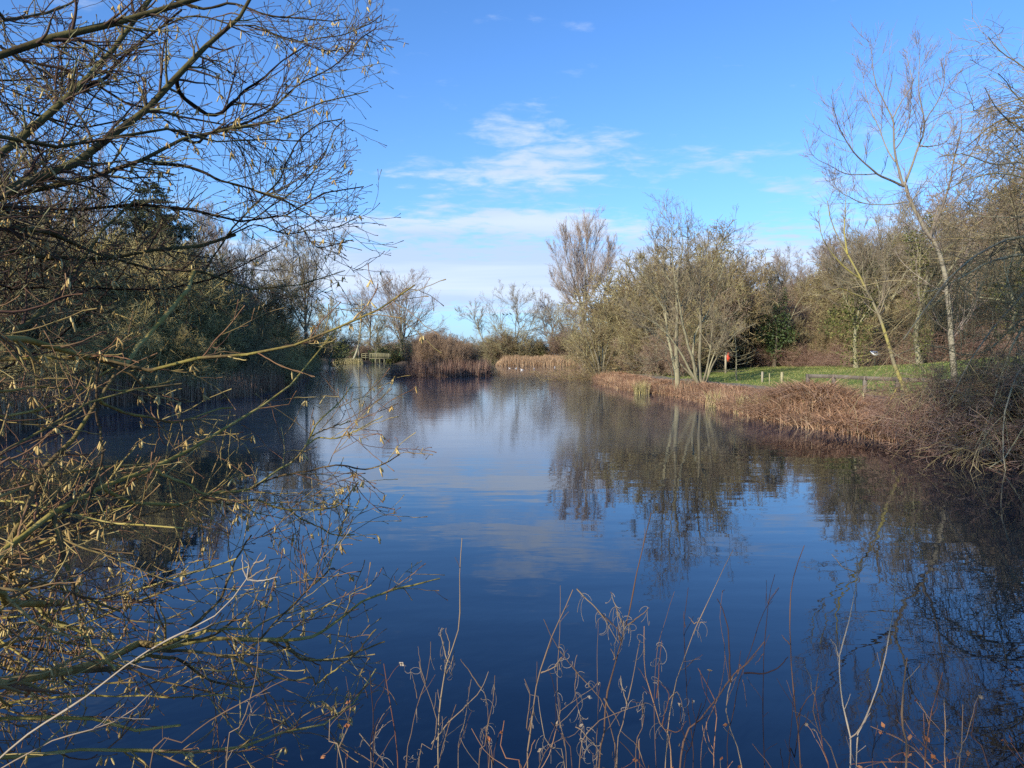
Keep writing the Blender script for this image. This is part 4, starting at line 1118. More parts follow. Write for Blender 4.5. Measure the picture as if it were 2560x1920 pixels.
def reed_bed(name, label, line, off0, off1, n, h0, h1, wd, mat, seed, lean=(.03, .22)):
    rng = np.random.default_rng(seed)
    x, y, o, q = strip(line, off0, off1, n, rng)
    h = rng.uniform(h0, h1, n) * (.9 + .12 * np.sin(q * 23) * np.cos(q * 41 + 1))
    h = h * np.clip(.35 + np.minimum(q, 1 - q) * 9, 0, 1)
    P, W, S = blades(x, y, h, lean, wd, rng, K=4, droop=.25, z=np.maximum(ground_z(x, y), -.05))
    tag(Acc().ribbons(P, W, S, rng.random(n)).obj(name, mat), label, "reeds", kind='stuff')


sedge_bed()
reed_bed("reeds", "tall golden brown reed bed along the far shore", [(-3.0, 136.2), (4, 135.6), (15, 133.2)], -3.6, .4, 17000, .45, 1.8, .05, M_REED, 21)
reed_bed("reeds", "pale reeds fringing the island's right side", [(-4.1, 75.0), (-3.4, 72.6), (-4.1, 70.4), (-7.2, 69.3), (-10.4, 70.7)], -1.1, .2, 3000, 1.0, 2.2, .03, M_BRAMBLE, 22)
reed_bed("reeds", "pale yellow reeds on the bank by the footbridge", [(-41, 163.6), (-34.5, 164.6)], -1.0, .3, 2500, .7, 1.5, .06, M_IRIS, 23)
reed_bed("reeds", "dull reeds in the shade along the left bank", [(-12.2, 15.4), (-13.7, 20), (-16.0, 29.6), (-13.9, 40), (-19.8, 68.6)], -1.2, .15, 9000, .6, 1.5, .022, M_SEDGE, 24)
for i, (px, py, n) in enumerate(((1605, 985, 260), (1918, 1042, 220), (1870, 1035, 130), (1790, 1018, 120), (2010, 1055, 90))):
    rng = np.random.default_rng(400 + i)
    Y = 2.2 * FPX / (py - HORIZ) + .1; X = (px - CX) / FPX * Y
    x, y = X + np.clip(rng.normal(size=n), -2, 2) * .2, Y + np.clip(rng.normal(size=n), -2, 2) * .2
    P, W, S = blades(x, y, rng.uniform(.4, 1.0, n), (.1, .6), .022, rng, K=5, z=np.full(n, .03))
    base = np.array([X, Y, 0.0])
    ob = Acc().ribbons(P - base, W, S, rng.random(n)).obj("iris_clump", M_IRIS)
    ob.location = base
    tag(ob, ["yellow green iris clump at the water's edge nearest the waterside willow", "largest pale iris clump at the water's edge below the sedge mound", "pale iris clump just left of the largest one below the sedge mound",
             "straw coloured iris clump below the alder stems", "thin pale iris clump at the right foot of the sedge mound"][i], "plant")


def lawn_grass():
    rng = np.random.default_rng(31)
    n = 60000
    y = 22 + 46 * rng.random(n) ** .8; x = rng.uniform(9, 31, n)
    d = shore_dist(x, y); f, side = seg_dist(x, y, FOOT, False)
    ok = (d > 2.6) & (side < 0) & (x / y < .76)
    x, y, d, f = x[ok], y[ok], d[ok], f[ok]
    h = rng.uniform(.05, .13, len(x)) + .25 * (rng.random(len(x)) < .25) * np.clip(1.2 - f, 0, 1)
    P, W, S = blades(x, y, h, (.3, 1.0), .03, rng, K=3, droop=.3, z=ground_z(x, y) + .03)
    tag(Acc().ribbons(P, W, S, rng.random(len(x))).obj("grass", M_GRASS), "short green grass of the lawn on the right bank", "grass", kind='stuff')


lawn_grass()


# ------------------------------------------------------------------ things on the far and right banks
def bridge():
    Y = 166.0; x0, x1 = (927 - CX) / FPX * Y, (972 - CX) / FPX * Y; xl = (907.5 - CX) / FPX * Y
    L = x1 - x0; zd = 1.28
    t = thing("footbridge", "small timber footbridge with railings across the inlet at the far end of the pond", "bridge", (x0, Y, 0))
    Acc().box((L / 2, .9, zd), (L + .6, 1.8, .15)).obj("deck", M_BRIDGE, t, False)
    for yy in (0, 1.8):
        Acc().box((L / 2 - .05, yy, zd + 1.16), (L + .5, .12, .14)).obj("rail", M_BRIDGE, t, False)
        for k in range(5):
            x = L * (k / 4)
            if k in (1, 2, 3): Acc().box((x, yy, .53), (.16, .14, 3.3 if False else 1.25)).obj("pile", M_BRIDGE, t, False)
            Acc().box((x, yy - .075 * (1 if yy == 0 else -1), zd + .62), (.13, .12, 1.06)).obj("post", M_BRIDGE, t, False)
        a = Acc()
        for k in range(21):
            x = L * (k + .5) / 21
            a.box((x, yy, zd + .60), (.055, .05, .98))
        a.obj("balusters", M_BRIDGE, t, False)
    e = xl - x0
    for k in range(3):
        Acc().box((e / 2 - .25, -.1, zd + .2 + .45 * k), (abs(e) - .3, .08, .13)).obj("approach_rail", M_BRIDGE, t, False)
    for k in range(3):
        Acc().box((e * (k / 2.0) * .97 - .3, .05, zd + .3), (.15, .13, 1.7)).obj("approach_post", M_BRIDGE, t, False)
    return t


bridge()


def fence_run(label, posts_, rail_on):
    """posts_: (px, py_base, py_top, Y)"""
    P = []
    for px, pt, Y in posts_:
        x = (px - CX) / FPX * Y; z = gz(x, Y); P.append((x, Y, z, CAM_H + (HORIZ - pt) / FPX * Y))
    t = thing("knee_rail_fence", label, "fence", P[0][:3])
    o = np.array(P[0][:3])
    for k, (x, y, z, zt) in enumerate(P):
        Acc().box(np.array([x, y, (z - .2 + zt) / 2]) - o, (.13, .13, zt - z + .2), v=.3 + .4 * (k % 3) / 2).obj("post", M_TIMBER if not rail_on else M_TIMBER_DARK, t, False)
    if rail_on:
        for a, b in zip(P[:-1], P[1:]):
            pa, pb = np.array([a[0], a[1] - .09, a[3] - .08]) - o, np.array([b[0], b[1] - .09, b[3] - .08]) - o
            d = pb - pa; L = np.linalg.norm(d)
            bx = Acc(); V = []
            u = d / L; s = np.array([0, .03, 0]); w = np.array([0, 0, .075])
            V = np.array([p + i * s + j * w for p in (pa, pb) for i in (-1, 1) for j in (-1, 1)])
            F = np.array([[0, 1, 3, 2], [4, 6, 7, 5], [0, 4, 5, 1], [2, 3, 7, 6], [1, 5, 7, 3], [0, 2, 6, 4]])
            bx.raw(V, F, np.full(8, .5)); bx.obj("rail", M_TIMBER_DARK, t, False)


fence_run("dark knee high rail fence between the path and the lawn right of the sedge mound", [(2020, 935, 29.5), (2085, 936, 28.6), (2163, 940, 27.6), (2245, 943, 26.6), (2330, 946, 25.6), (2420, 950, 24.6)], True)
for px, pt, Y, lab, m, w in ((1955, 931, 36, "stout pale timber post standing in front of the lawn", M_TIMBER_PALE, .105), (1906, 930, 38, "greyer timber post left of the stout pale one", M_TIMBER, .09),
                             (1924, 934, 35, "thin pale stake between the two timber posts by the lawn", M_TIMBER_PALE, .04), (2160, 985, 22.2, "short pale stake in the sedge below the rail fence", M_TIMBER_PALE, .05),
                             (1530, 947, 53, "short white stake at the water's edge by the reeds", M_TIMBER_PALE, .10), (1593, 959, 43, "short dark stake at the water's edge beside the iris clump", M_TIMBER_DARK, .14)):
    x = (px - CX) / FPX * Y; z = gz(x, Y) if shore_dist(np.array([x]), np.array([Y]))[0] > 0 else 0; zt = CAM_H + (HORIZ - pt) / FPX * Y
    zb = min(z, zt - .5) - .2
    a = Acc().box((0, 0, (zt - zb) / 2), (w, w, zt - zb), rz=.3)
    a.box((0, 0, zt - zb + .012), (w * .8, w * .8, .03), rz=.3)
    o = a.obj("timber_post", m, None, False); o.location = (x, Y, zb); tag(o, lab, "post")


def info_sign():
    Y = 48.0; x, y, z = at_px(2188, Y, 0)
    zc = CAM_H + (HORIZ - 883) / FPX * Y
    t = thing("information_board", "white tilted information board on a slim leg standing on the lawn", "sign", (x, y, z), rz=.25)
    h = zc - z
    Acc().box((0, 0, 0), (.60, .44, .03), tilt=math.radians(36)).obj("panel", M_WHITE, t, False).location = (0, 0, h)
    Acc().box((0, 0, -.035), (.64, .48, .03), tilt=math.radians(36)).obj("backing", M_METAL_GREEN, t, False).location = (0, 0, h)
    a = Acc(); rng = np.random.default_rng(5)
    for (u, v, w, hh) in ((.02, .02, .16, .12), (.09, .06, .10, .08), (-.05, .08, .09, .05), (.13, -.02, .08, .10), (-.15, -.06, .12, .02), (-.15, -.10, .12, .02), (-.15, .1, .1, .02), (.18, -.12, .10, .02)):
        a.box((u, v, .019), (w, hh, .006))
    ca, sa = math.cos(math.radians(36)), math.sin(math.radians(36))
    R3 = np.array([[1, 0, 0], [0, ca, -sa], [0, sa, ca]])
    a.V = [V @ R3.T for V in a.V]
    o = a.obj("printed_map", M_INK, t, False); o.location = (0, 0, h)
    a = Acc().box((-.07, -.03, .0195), (.09, .12, .006)).box((-.02, -.08, .0195), (.06, .06, .006)); a.V = [V @ R3.T for V in a.V]
    a.obj("printed_panel", M_OCHRE, t, False).location = (0, 0, h)
    Acc().tubes(np.array([[[0, .06, -.1], [0, .06, h * .5], [0, .03, h - .04]]]), np.full((1, 3), .035), 8).obj("post", M_METAL_GREEN, t)
    Acc().box((0, .06, .02), (.22, .22, .04)).obj("foot", M_METAL_GREEN, t, False)


def buoy():
    Y = 50.0; x, y, z = at_px(1814, Y, 0)
    zt = CAM_H + (HORIZ - 880) / FPX * Y; zc = CAM_H + (HORIZ - 893.5) / FPX * Y
    t = thing("lifebuoy_stand", "red lifebuoy hung on a timber post by the lawn", "lifebuoy", (x, y, z), rz=math.radians(62))
    Acc().box((0, 0, (zt - z - .1) / 2), (.12, .12, zt - z + .1)).obj("post", M_TIMBER, t, False)
    Acc().box((0, -.075, zc - z), (.5, .03, .16)).obj("backboard", M_TIMBER, t, False)
    th = np.linspace(0, 2 * np.pi, 33)
    P = np.stack([.27 * np.cos(th), 0 * th, .27 * np.sin(th)], 1)[None]
    o = Acc().tubes(P, np.full((1, 33), .070), 10).obj("ring", M_RED, t); o.location = (0, -.19, zc - z)
    a = Acc()
    for k in range(4):
        b = math.pi / 4 + k * math.pi / 2
        tt = np.linspace(b - .13, b + .13, 4)
        a.tubes(np.stack([.27 * np.cos(tt), 0 * tt, .27 * np.sin(tt)], 1)[None], np.full((1, 4), .074), 10)
    a.obj("reflective_bands", M_DEADLEAF, t).location = (0, -.19, zc - z)


def litter_bin():
    Y = 78.0; x, y, z = at_px(1547, Y, 0)
    z0 = CAM_H + (HORIZ - 909) / FPX * Y; s = (909 - 890) / FPX * Y / 1.05
    t = thing("litter_bin", "dark litter bin with a white panel on the grass in a gap between trees", "bin", (x, y, z), rz=.2, scale=s * 1.05)
    Acc().box((0, 0, .40), (.46, .46, .68)).obj("body", M_BLACK, t, False)
    Acc().box((0, 0, .03), (.56, .56, .06)).obj("plinth", M_TIMBER, t, False)
    a = Acc()
    for sx in (-.2, .2):
        for sy in (-.2, .2): a.box((sx, sy, .83), (.05, .05, .18))
    a.obj("hood_supports", M_BLACK, t, False)
    Acc().box((0, 0, .95), (.56, .56, .06)).box((0, 0, 1.0), (.42, .42, .05)).obj("hood", M_BLACK, t, False)
    Acc().box((.02, -.236, .52), (.28, .012, .30)).obj("white_panel", M_WHITE, t, False)


def marker():
    Y = 92.0; px = 1827
    x = (px - CX) / FPX * Y; z = gz(x, Y); zc = CAM_H + (HORIZ - 873) / FPX * Y
    t = thing("marker_post", "tiny white topped marker on the grassy rise behind the lifebuoy", "marker", (x, Y, z))
    h = max(zc - z, .4)
    Acc().tubes(np.array([[[0, 0, -.1], [0, 0, h]]]), np.full((1, 2), .04), 6).obj("post", M_TIMBER, t)
    th = np.linspace(-1.5, 1.5, 8)
    P = np.stack([0 * th, 0 * th, .15 * np.sin(th) + h], 1)[None]; Acc().tubes(P, (.15 * np.cos(th))[None], 10).obj("top", M_WHITE, t)


info_sign(); buoy(); litter_bin(); marker()

# slim sapling beside the lifebuoy
Ys = 40.0
LB = [([ground_under(pix(1842, 990, Ys)), pix(1841, 940, Ys), pix(1842, 890, Ys), pix(1840, 850, Ys), pix(1835, 800, Ys)], .045, .012)]
for s0, e in (((1842, 905), (1900, 878)), ((1842, 892), (1890, 874)), ((1841, 900), (1866, 891)), ((1841, 912), (1885, 898)), ((1841, 920), (1790, 925)), ((1841, 930), (1890, 918)), ((1841, 890), (1805, 880)), ((1841, 930), (1800, 918)), ((1841, 868), (1870, 845))):
    m = ((s0[0] + e[0]) / 2, (s0[1] + e[1]) / 2 + 3)
    LB.append(([pix(*s0, Ys), pix(*m, Ys - .2), pix(*e, Ys - .4)], .016, .006))
guided("sapling", "slim pale sapling with sideways twigs beside the red lifebuoy", "tree", LB, [dict(n=6, t=(.3, 1), ang=(30, 60), ln=(.2, .4), K=5, up=.05, wig=.1, rs=.5, tip=.005, shape=.3)], M_BARK_PALE, M_SCRUB_OLIVE, 47, K=8)


# ------------------------------------------------------------------ birds
def profile_tube(acc, pts_, r, sides=8, flat=1.0, v=None):
    P = np.array([pts_], float); R = np.array([r], float)
    acc.tubes(P, R, sides, v=np.array([.5 if v is None else v])); return acc


def gull_mesh():
    a = Acc()
    profile_tube(a, [(-.30, 0, .10), (-.24, 0, .09), (-.12, 0, .08), (0, 0, .08), (.12, 0, .10), (.18, 0, .15), (.21, 0, .21), (.24, 0, .24), (.28, 0, .245), (.31, 0, .24)], [.005, .03, .08, .10, .085, .05, .042, .048, .038, .004], 10, v=.7)
    return a.mesh("gull", M_GULL)


def gull_wing():
    a = Acc()
    for s in (-1, 1): profile_tube(a, [(-.36, s * .035, .15), (-.2, s * .075, .135), (-.02, s * .085, .13), (.1, s * .06, .13)], [.004, .03, .045, .01], 6, v=.5)
    return a.mesh("wings", M_GULL_GREY)


def bill_mesh():
    a = Acc(); profile_tube(a, [(.305, 0, .24), (.33, 0, .238), (.36, 0, .23)], [.014, .011, .002], 6); return a.mesh("bill", M_BILL)


def duck_mesh(mat, nm):
    a = Acc()
    profile_tube(a, [(-.32, 0, .13), (-.25, 0, .09), (-.12, 0, .07), (.02, 0, .07), (.14, 0, .10), (.19, 0, .17), (.21, 0, .23), (.25, 0, .27), (.29, 0, .265), (.31, 0, .25)], [.005, .045, .10, .115, .085, .05, .045, .052, .04, .01], 10)
    return a.mesh(nm, mat)


GM, GW, BM, DM = gull_mesh(), gull_wing(), bill_mesh(), duck_mesh(M_DUCK, "duck")


def water_bird(name, lab, px, py, rz, s, body, wings, group):
    Y = 2.2 * FPX / (py - HORIZ); x = (px - CX) / FPX * Y
    t = thing(name, lab, "bird", (x, Y, -.02), rz, group, s)
    put(bpy.data.objects.new("body", body), t); put(bpy.data.objects.new("bill", BM), t)
    if wings: put(bpy.data.objects.new("wings", wings), t)


for px, py, rz, s, lab in ((1305, 925, 3.0, 0.78, "white gull with raised tail, nearest of the birds before the reeds"), (1335, 923, 1.3, 0.75, "white gull floating alone midway along the far reeds"),
                           (1387, 919, 1.8, 0.71, "white gull floating at the right end of the far reeds"), (1290, 921.5, .3, 0.61, "small white gull among the dark ducks by the reeds"), (1274, 921, 2.6, 0.58, "leftmost small white gull before the far reeds")):
    water_bird("gull", lab, px, py, rz, s, GM, GW, "gulls on the pond")
for px, py, rz, s, lab in ((1283, 920.5, .2, 0.68, "dark duck floating between two small gulls"), (1300, 920, 3.3, 0.65, "dark duck just behind the nearest gull"), (1390, 926, 1.2, 0.65, "dark duck near the gull at the right end of the reeds"),
                           (1270, 914.5, 2.8, 0.65, "dark duck close under the left end of the far reeds")):
    water_bird("duck", lab, px, py, rz, s, DM, None, "ducks on the pond")


def crow_mesh():
    a = Acc()
    profile_tube(a, [(-.34, 0, -.16), (-.22, 0, -.08), (-.08, 0, 0), (.04, 0, .07), (.10, 0, .12), (.15, 0, .15), (.19, 0, .15), (.26, 0, .13)], [.02, .04, .085, .085, .06, .055, .04, .004], 8)
    for s in (-1, 1): profile_tube(a, [(-.30, s * .04, -.12), (-.12, s * .085, .0), (.03, s * .08, .06)], [.005, .04, .02], 6)
    for s in (-1, 1): profile_tube(a, [(-.02, s * .03, -.06), (-.02, s * .03, -.2)], [.012, .008], 5)
    return a.mesh("crow", M_CROW)


CM = crow_mesh()
for px, py, rz, lab in ((1235, 787, .3, "black crow perched apart on the left boughs of the far willow"), (1258, 786, 2.8, "black crow perched second from the left in the far willow"), (1268, 787, .2, "black crow perched third from the left in the far willow"), (1276, 785, 3.0, "rightmost black crow perched in the far willow")):
    o = put(bpy.data.objects.new("crow", CM)); p = pix(px, py, 143.0)
    o.location = p; o.rotation_euler = (0, 0, rz); o.scale = (1.15,) * 3
    tag(o, lab, "bird", "crows in the far willow")


# ------------------------------------------------------------------ foreground hazels on the left
def hz(lst, reg, D0, D1, root=None, r=(.012, .004)):
    ox, oy, sc = {1: (0, 0, 2.212), 2: (0, 700, 2.212), 3: (0, 1250, 2.212)}[reg]
    n = len(lst)
    p = [pix(ox + x / sc, oy + y / sc, D0 + (D1 - D0) * i / (n - 1)) for i, (x, y) in enumerate(lst)]
    if root is not None:           # carry the limb on past the edge of the picture, down to its stool
        d = nrm(p[0] - p[1])
        q = p[0] + d * .55
        root = np.array(root)
        mid = q * .45 + root * .55 + np.array([-.12, 0, -.05])
        p = [root, mid, q] + p
    return (p, r[0], r[1])


RA, RB = np.array([-5.4, 4.1, .0]), np.array([-4.0, 2.6, .0])
for R_ in (RA, RB): R_[2] = gz(R_[0], R_[1]) - .08


def jit(root, k): return root + np.array([math.cos(k * 2.4) * .22, math.sin(k * 2.4) * .22, 0])


HU = [  # limbs of the upper hazel, against the sky
    ([(0, 290), (130, 190), (280, 190), (450, 140), (640, 110), (800, 60), (900, 40), (1050, 10), (1150, -40)], 1, 2.9, 3.4, 1, (.030, .012)),
    ([(0, 830), (100, 740), (230, 640), (340, 530), (440, 440), (520, 380), (600, 280), (680, 170), (800, 20), (850, -60)], 1, 3.1, 3.9, 1, (.034, .012)),
    ([(150, 745), (300, 620), (360, 560), (450, 500), (600, 440), (680, 340), (900, 150), (1000, 60)], 1, 3.2, 4.2, 0, (.018, .006)),
    ([(0, 1110), (120, 1020), (290, 960), (480, 880), (540, 830), (620, 760), (700, 690), (860, 590), (930, 500), (1060, 360), (1150, 270), (1300, 150), (1370, 60), (1420, -50)], 1, 2.8, 3.6, 1, (.036, .010)),
    ([(0, 1130), (150, 1060), (300, 1040), (450, 1000), (600, 970), (780, 900), (850, 850), (920, 800), (1050, 760), (1120, 720), (1310, 710), (1450, 690), (1540, 670), (1700, 600), (1900, 540), (2050, 510)], 1, 2.8, 4.0, 1, (.038, .003)),
    ([(1000, 820), (1080, 830), (1120, 790), (1200, 740), (1380, 690), (1520, 600), (1650, 480), (1830, 380), (1980, 230), (2080, 160)], 1, 3.3, 4.2, 0, (.014, .003)),
    ([(0, 770), (200, 790), (400, 820), (550, 800), (700, 740), (850, 715), (970, 720), (1080, 760), (1250, 790), (1400, 780), (1600, 770), (1740, 790)], 1, 2.7, 3.6, 1, (.022, .003)),
    ([(0, 1220), (120, 1150), (300, 1190), (500, 1150), (700, 1130), (900, 1130), (1030, 1140), (1120, 1170), (1350, 1220), (1450, 1230), (1600, 1180), (1780, 1070), (1880, 1070), (2020, 1030)], 1, 2.9, 4.2, 1, (.022, .003)),
    ([(0, 1250), (150, 1250), (280, 1300), (370, 1360), (500, 1400), (620, 1440), (800, 1480), (950, 1490), (1100, 1500), (1300, 1580), (1450, 1600), (1700, 1560), (1900, 1490)], 1, 2.6, 4.0, 1, (.024, .003)),
    ([(1000, 1659), (1060, 1560), (1140, 1450), (1210, 1350), (1290, 1260), (1400, 1140), (1500, 1040), (1540, 960), (1580, 870), (1650, 760), (1760, 680), (1880, 650)], 1, 3.2, 4.0, 0, (.020, .004)),
    ([(1210, 1350), (1330, 1290), (1470, 1200), (1600, 1120), (1720, 1000), (1800, 880), (1850, 760), (1910, 690)], 1, 3.5, 4.2, 0, (.015, .003)),
    ([(0, 270), (120, 310), (280, 350), (400, 370), (500, 410), (560, 460), (650, 520), (750, 570), (850, 600), (960, 610), (1050, 650), (1170, 690), (1350, 640), (1500, 560)], 1, 3.4, 3.8, 1, (.018, .004)),
    ([(860, 120), (1100, 50), (1350, 120), (1480, 130), (1560, 190), (1700, 240), (1840, 215), (1950, 200), (2080, 130), (2105, 95)], 1, 3.5, 4.4, 0, (.016, .003)),
    ([(1370, 140), (1520, 200), (1700, 260), (1830, 310), (1950, 290)], 1, 3.6, 4.2, 0, (.012, .003)),
    ([(900, -40), (1150, 60), (1300, 30), (1500, 90), (1680, 100), (1800, 110), (1900, 100)], 1, 3.6, 4.3, 0, (.013, .003)),
    ([(930, 510), (960, 580), (1040, 640), (1160, 690), (1280, 600), (1330, 530), (1440, 440), (1560, 330), (1680, 250)], 1, 3.3, 3.9, 0, (.013, .003)),
    ([(0, 1370), (150, 1390), (300, 1420), (500, 1410), (700, 1430), (900, 1360), (1050, 1350), (1190, 1350), (1300, 1290)], 1, 2.9, 3.5, 1, (.017, .008)),
    ([(850, 860), (950, 890), (1100, 920), (1250, 990), (1400, 1050), (1560, 1110), (1700, 1190), (1800, 1250)], 1, 3.3, 3.9, 0, (.010, .003)),
    ([(-40, 1920), (80, 1870), (180, 1790), (270, 1700), (330, 1659), (420, 1550), (480, 1430), (530, 1340), (620, 1250), (760, 1130)], 1, 2.4, 3.3, 1, (.020, .006)),
    ([(1240, 1300), (1400, 1240), (1560, 1290), (1700, 1280), (1850, 1260), (1960, 1215)], 1, 3.6, 4.2, 0, (.010, .003)),
    ([(1500, 1340), (1650, 1280), (1780, 1390), (1980, 1340)], 1, 3.7, 4.3, 0, (.007, .003)),
    ([(0, 480), (150, 430), (330, 440), (480, 380), (620, 330), (760, 280), (900, 260)], 1, 3.6, 4.2, 1, (.016, .004)),
    ([(0, 560), (100, 590), (260, 660), (420, 700), (560, 690), (700, 640), (880, 640)], 1, 3.2, 3.9, 1, (.014, .004)),
    ([(0, 120), (150, 90), (320, 40), (450, -30)], 1, 3.5, 3.9, 1, (.018, .006)),
    ([(0, 1570), (200, 1590), (400, 1560), (600, 1570), (800, 1620), (1000, 1540), (1200, 1520), (1350, 1440), (1550, 1330)], 1, 3.1, 4.0, 1, (.014, .003)),
]
HLW = [  # limbs of the lower mossy hazel
    ([(0, 980), (80, 920), (200, 880), (300, 800), (430, 720), (560, 680), (680, 640), (850, 600), (1000, 590)], 2, 2.1, 2.7, 1, (.013, .003)),
    ([(0, 1530), (60, 1400), (120, 1290), (200, 1120), (250, 1000), (290, 900), (400, 870), (480, 800), (560, 650), (600, 560), (680, 470)], 2, 2.0, 2.6, 1, (.017, .006)),
    ([(0, 1530), (100, 1420), (250, 1330), (400, 1240), (500, 1190), (620, 1140), (750, 1090), (900, 1050), (1000, 990), (1100, 930), (1200, 870), (1300, 800), (1400, 740), (1500, 700), (1600, 600), (1680, 500), (1750, 420), (1850, 300)], 2, 2.0, 3.4, 1, (.020, .003)),
    ([(450, 1220), (560, 1270), (680, 1300), (850, 1295), (950, 1290), (1050, 1250), (1150, 1210), (1300, 1200), (1400, 1160), (1500, 1080), (1600, 1020), (1680, 920), (1750, 780), (1850, 680), (1940, 560)], 2, 2.3, 3.3, 0, (.014, .003)),
    ([(0, 440), (200, 430), (400, 430), (560, 440), (680, 455), (780, 490), (880, 500), (1000, 450), (1100, 430), (1300, 420), (1500, 390), (1600, 370), (1750, 320), (1900, 250), (2000, 210), (2150, 150), (2250, 90), (2310, 30)], 2, 2.4, 3.0, 1, (.016, .003)),
    ([(0, 310), (130, 310), (250, 340), (400, 390), (600, 440), (680, 450)], 2, 2.2, 2.7, 1, (.020, .010)),
    ([(680, 455), (760, 370), (850, 280), (960, 170), (1050, 50), (1100, -40)], 2, 2.7, 3.2, 0, (.013, .009)),
    ([(1150, 1240), (1300, 1280), (1450, 1260), (1550, 1300), (1650, 1310), (1800, 1300), (1900, 1270), (1960, 1190), (2000, 1130)], 2, 2.7, 3.2, 0, (.008, .003)),
    ([(1600, 1310), (1700, 1370), (1850, 1430), (1960, 1420)], 2, 2.9, 3.2, 0, (.005, .0025)),
    ([(560, 700), (700, 760), (850, 780), (960, 790), (1100, 740), (1260, 700)], 2, 2.5, 3.0, 0, (.007, .003)),
    ([(1380, 1170), (1550, 1090), (1700, 1060), (1900, 1020), (2050, 1025), (2180, 980), (2230, 940)], 2, 2.9, 3.3, 0, (.007, .0025)),
    ([(1680, 930), (1760, 880), (1860, 890), (2000, 830), (2120, 770)], 2, 3.0, 3.4, 0, (.007, .0025)),
    ([(1720, 840), (1830, 800), (1950, 780)], 2, 3.1, 3.4, 0, (.006, .0025)),
    ([(0, 640), (150, 600), (330, 610), (480, 590), (640, 620), (800, 610), (960, 560)], 2, 2.5, 3.1, 1, (.012, .003)),
    ([(480, 500), (500, 640), (500, 760), (540, 860), (560, 980), (500, 1180)], 2, 2.3, 2.3, 0, (.007, .003)),
    ([(640, 340), (690, 420), (760, 500), (840, 640)], 2, 2.6, 2.7, 0, (.007, .003)),
    ([(0, 1180), (150, 1120), (320, 1060), (520, 1010), (760, 1000), (960, 960)], 2, 2.2, 2.8, 1, (.010, .003)),
    ([(0, 780), (140, 760), (320, 700), (500, 560), (640, 460)], 2, 2.6, 3.0, 1, (.011, .004)),
    ([(900, 1120), (980, 1130), (1100, 1190), (1200, 1230)], 2, 2.6, 2.8, 0, (.007, .004)),
    # nearest the ground
    ([(0, 1020), (150, 990), (300, 960), (450, 930), (600, 880), (750, 800)], 3, 1.9, 2.3, 1, (.019, .012)),
    ([(750, 800), (870, 820), (1000, 770), (1150, 720), (1350, 700)], 3, 2.3, 2.6, 0, (.011, .003)),
    ([(300, 590), (450, 640), (600, 700), (700, 710), (850, 690), (1000, 690), (1200, 700), (1340, 650)], 3, 2.1, 2.6, 0, (.010, .003)),
    ([(0, 600), (150, 600), (300, 590)], 3, 1.9, 2.1, 1, (.012, .010)),
    ([(700, 740), (900, 770), (1200, 720), (1500, 740), (1700, 745), (1820, 710), (1930, 630), (2020, 550), (2100, 510), (2200, 480), (2350, 450), (2440, 430)], 3, 2.2, 3.0, 0, (.010, .003)),
    ([(850, 800), (1100, 820), (1300, 850), (1450, 920), (1600, 970), (1690, 960), (1710, 1010)], 3, 2.2, 2.7, 0, (.009, .003)),
    ([(1560, 780), (1620, 870), (1720, 900), (1850, 890), (2000, 850), (2140, 790)], 3, 2.6, 2.9, 0, (.007, .003)),
    ([(0, 1440), (200, 1420), (400, 1390), (700, 1400), (1000, 1410), (1280, 1410), (1400, 1340), (1600, 1300), (1800, 1260), (1900, 1200), (2000, 1080), (2080, 950)], 3, 2.0, 2.7, 1, (.013, .003)),
    ([(0, 1220), (100, 1225), (250, 1210), (420, 1180), (560, 1230), (760, 1280), (1000, 1260)], 3, 1.9, 2.4, 1, (.013, .004)),
    ([(0, 430), (150, 440), (330, 470), (520, 560), (640, 600)], 3, 2.0, 2.4, 1, (.010, .004)),
    ([(60, 300), (130, 450), (260, 580), (400, 660)], 3, 2.0, 2.2, 0, (.008, .004)),
    ([(290, 180), (330, 330), (380, 470), (420, 600)], 3, 2.1, 2.2, 0, (.008, .004)),
    ([(190, 480), (320, 640), (460, 720), (560, 860), (620, 940)], 3, 2.0, 2.2, 0, (.008, .004)),
    ([(0, 800), (140, 740), (330, 760), (560, 800)], 3, 2.1, 2.4, 1, (.010, .004)),
    ([(900, 1000), (1050, 980), (1200, 1060), (1400, 1060), (1550, 980)], 3, 2.4, 2.6, 0, (.006, .003)),
    ([(1170, 900), (1350, 870), (1500, 700), (1640, 560), (1800, 420), (1850, 400)], 3, 2.5, 2.9, 0, (.006, .0025)),
    ([(1000, 640), (1200, 480), (1300, 300), (1400, 200)], 3, 2.6, 2.8, 0, (.006, .003)),
    ([(1480, 560), (1640, 440), (1760, 360), (1820, 200), (1900, 0)], 3, 2.8, 3.1, 0, (.006, .0025)),
    ([(1700, 1100), (1850, 980), (1960, 880), (2030, 780), (2090, 700)], 3, 2.6, 2.8, 0, (.005, .0025)),
]


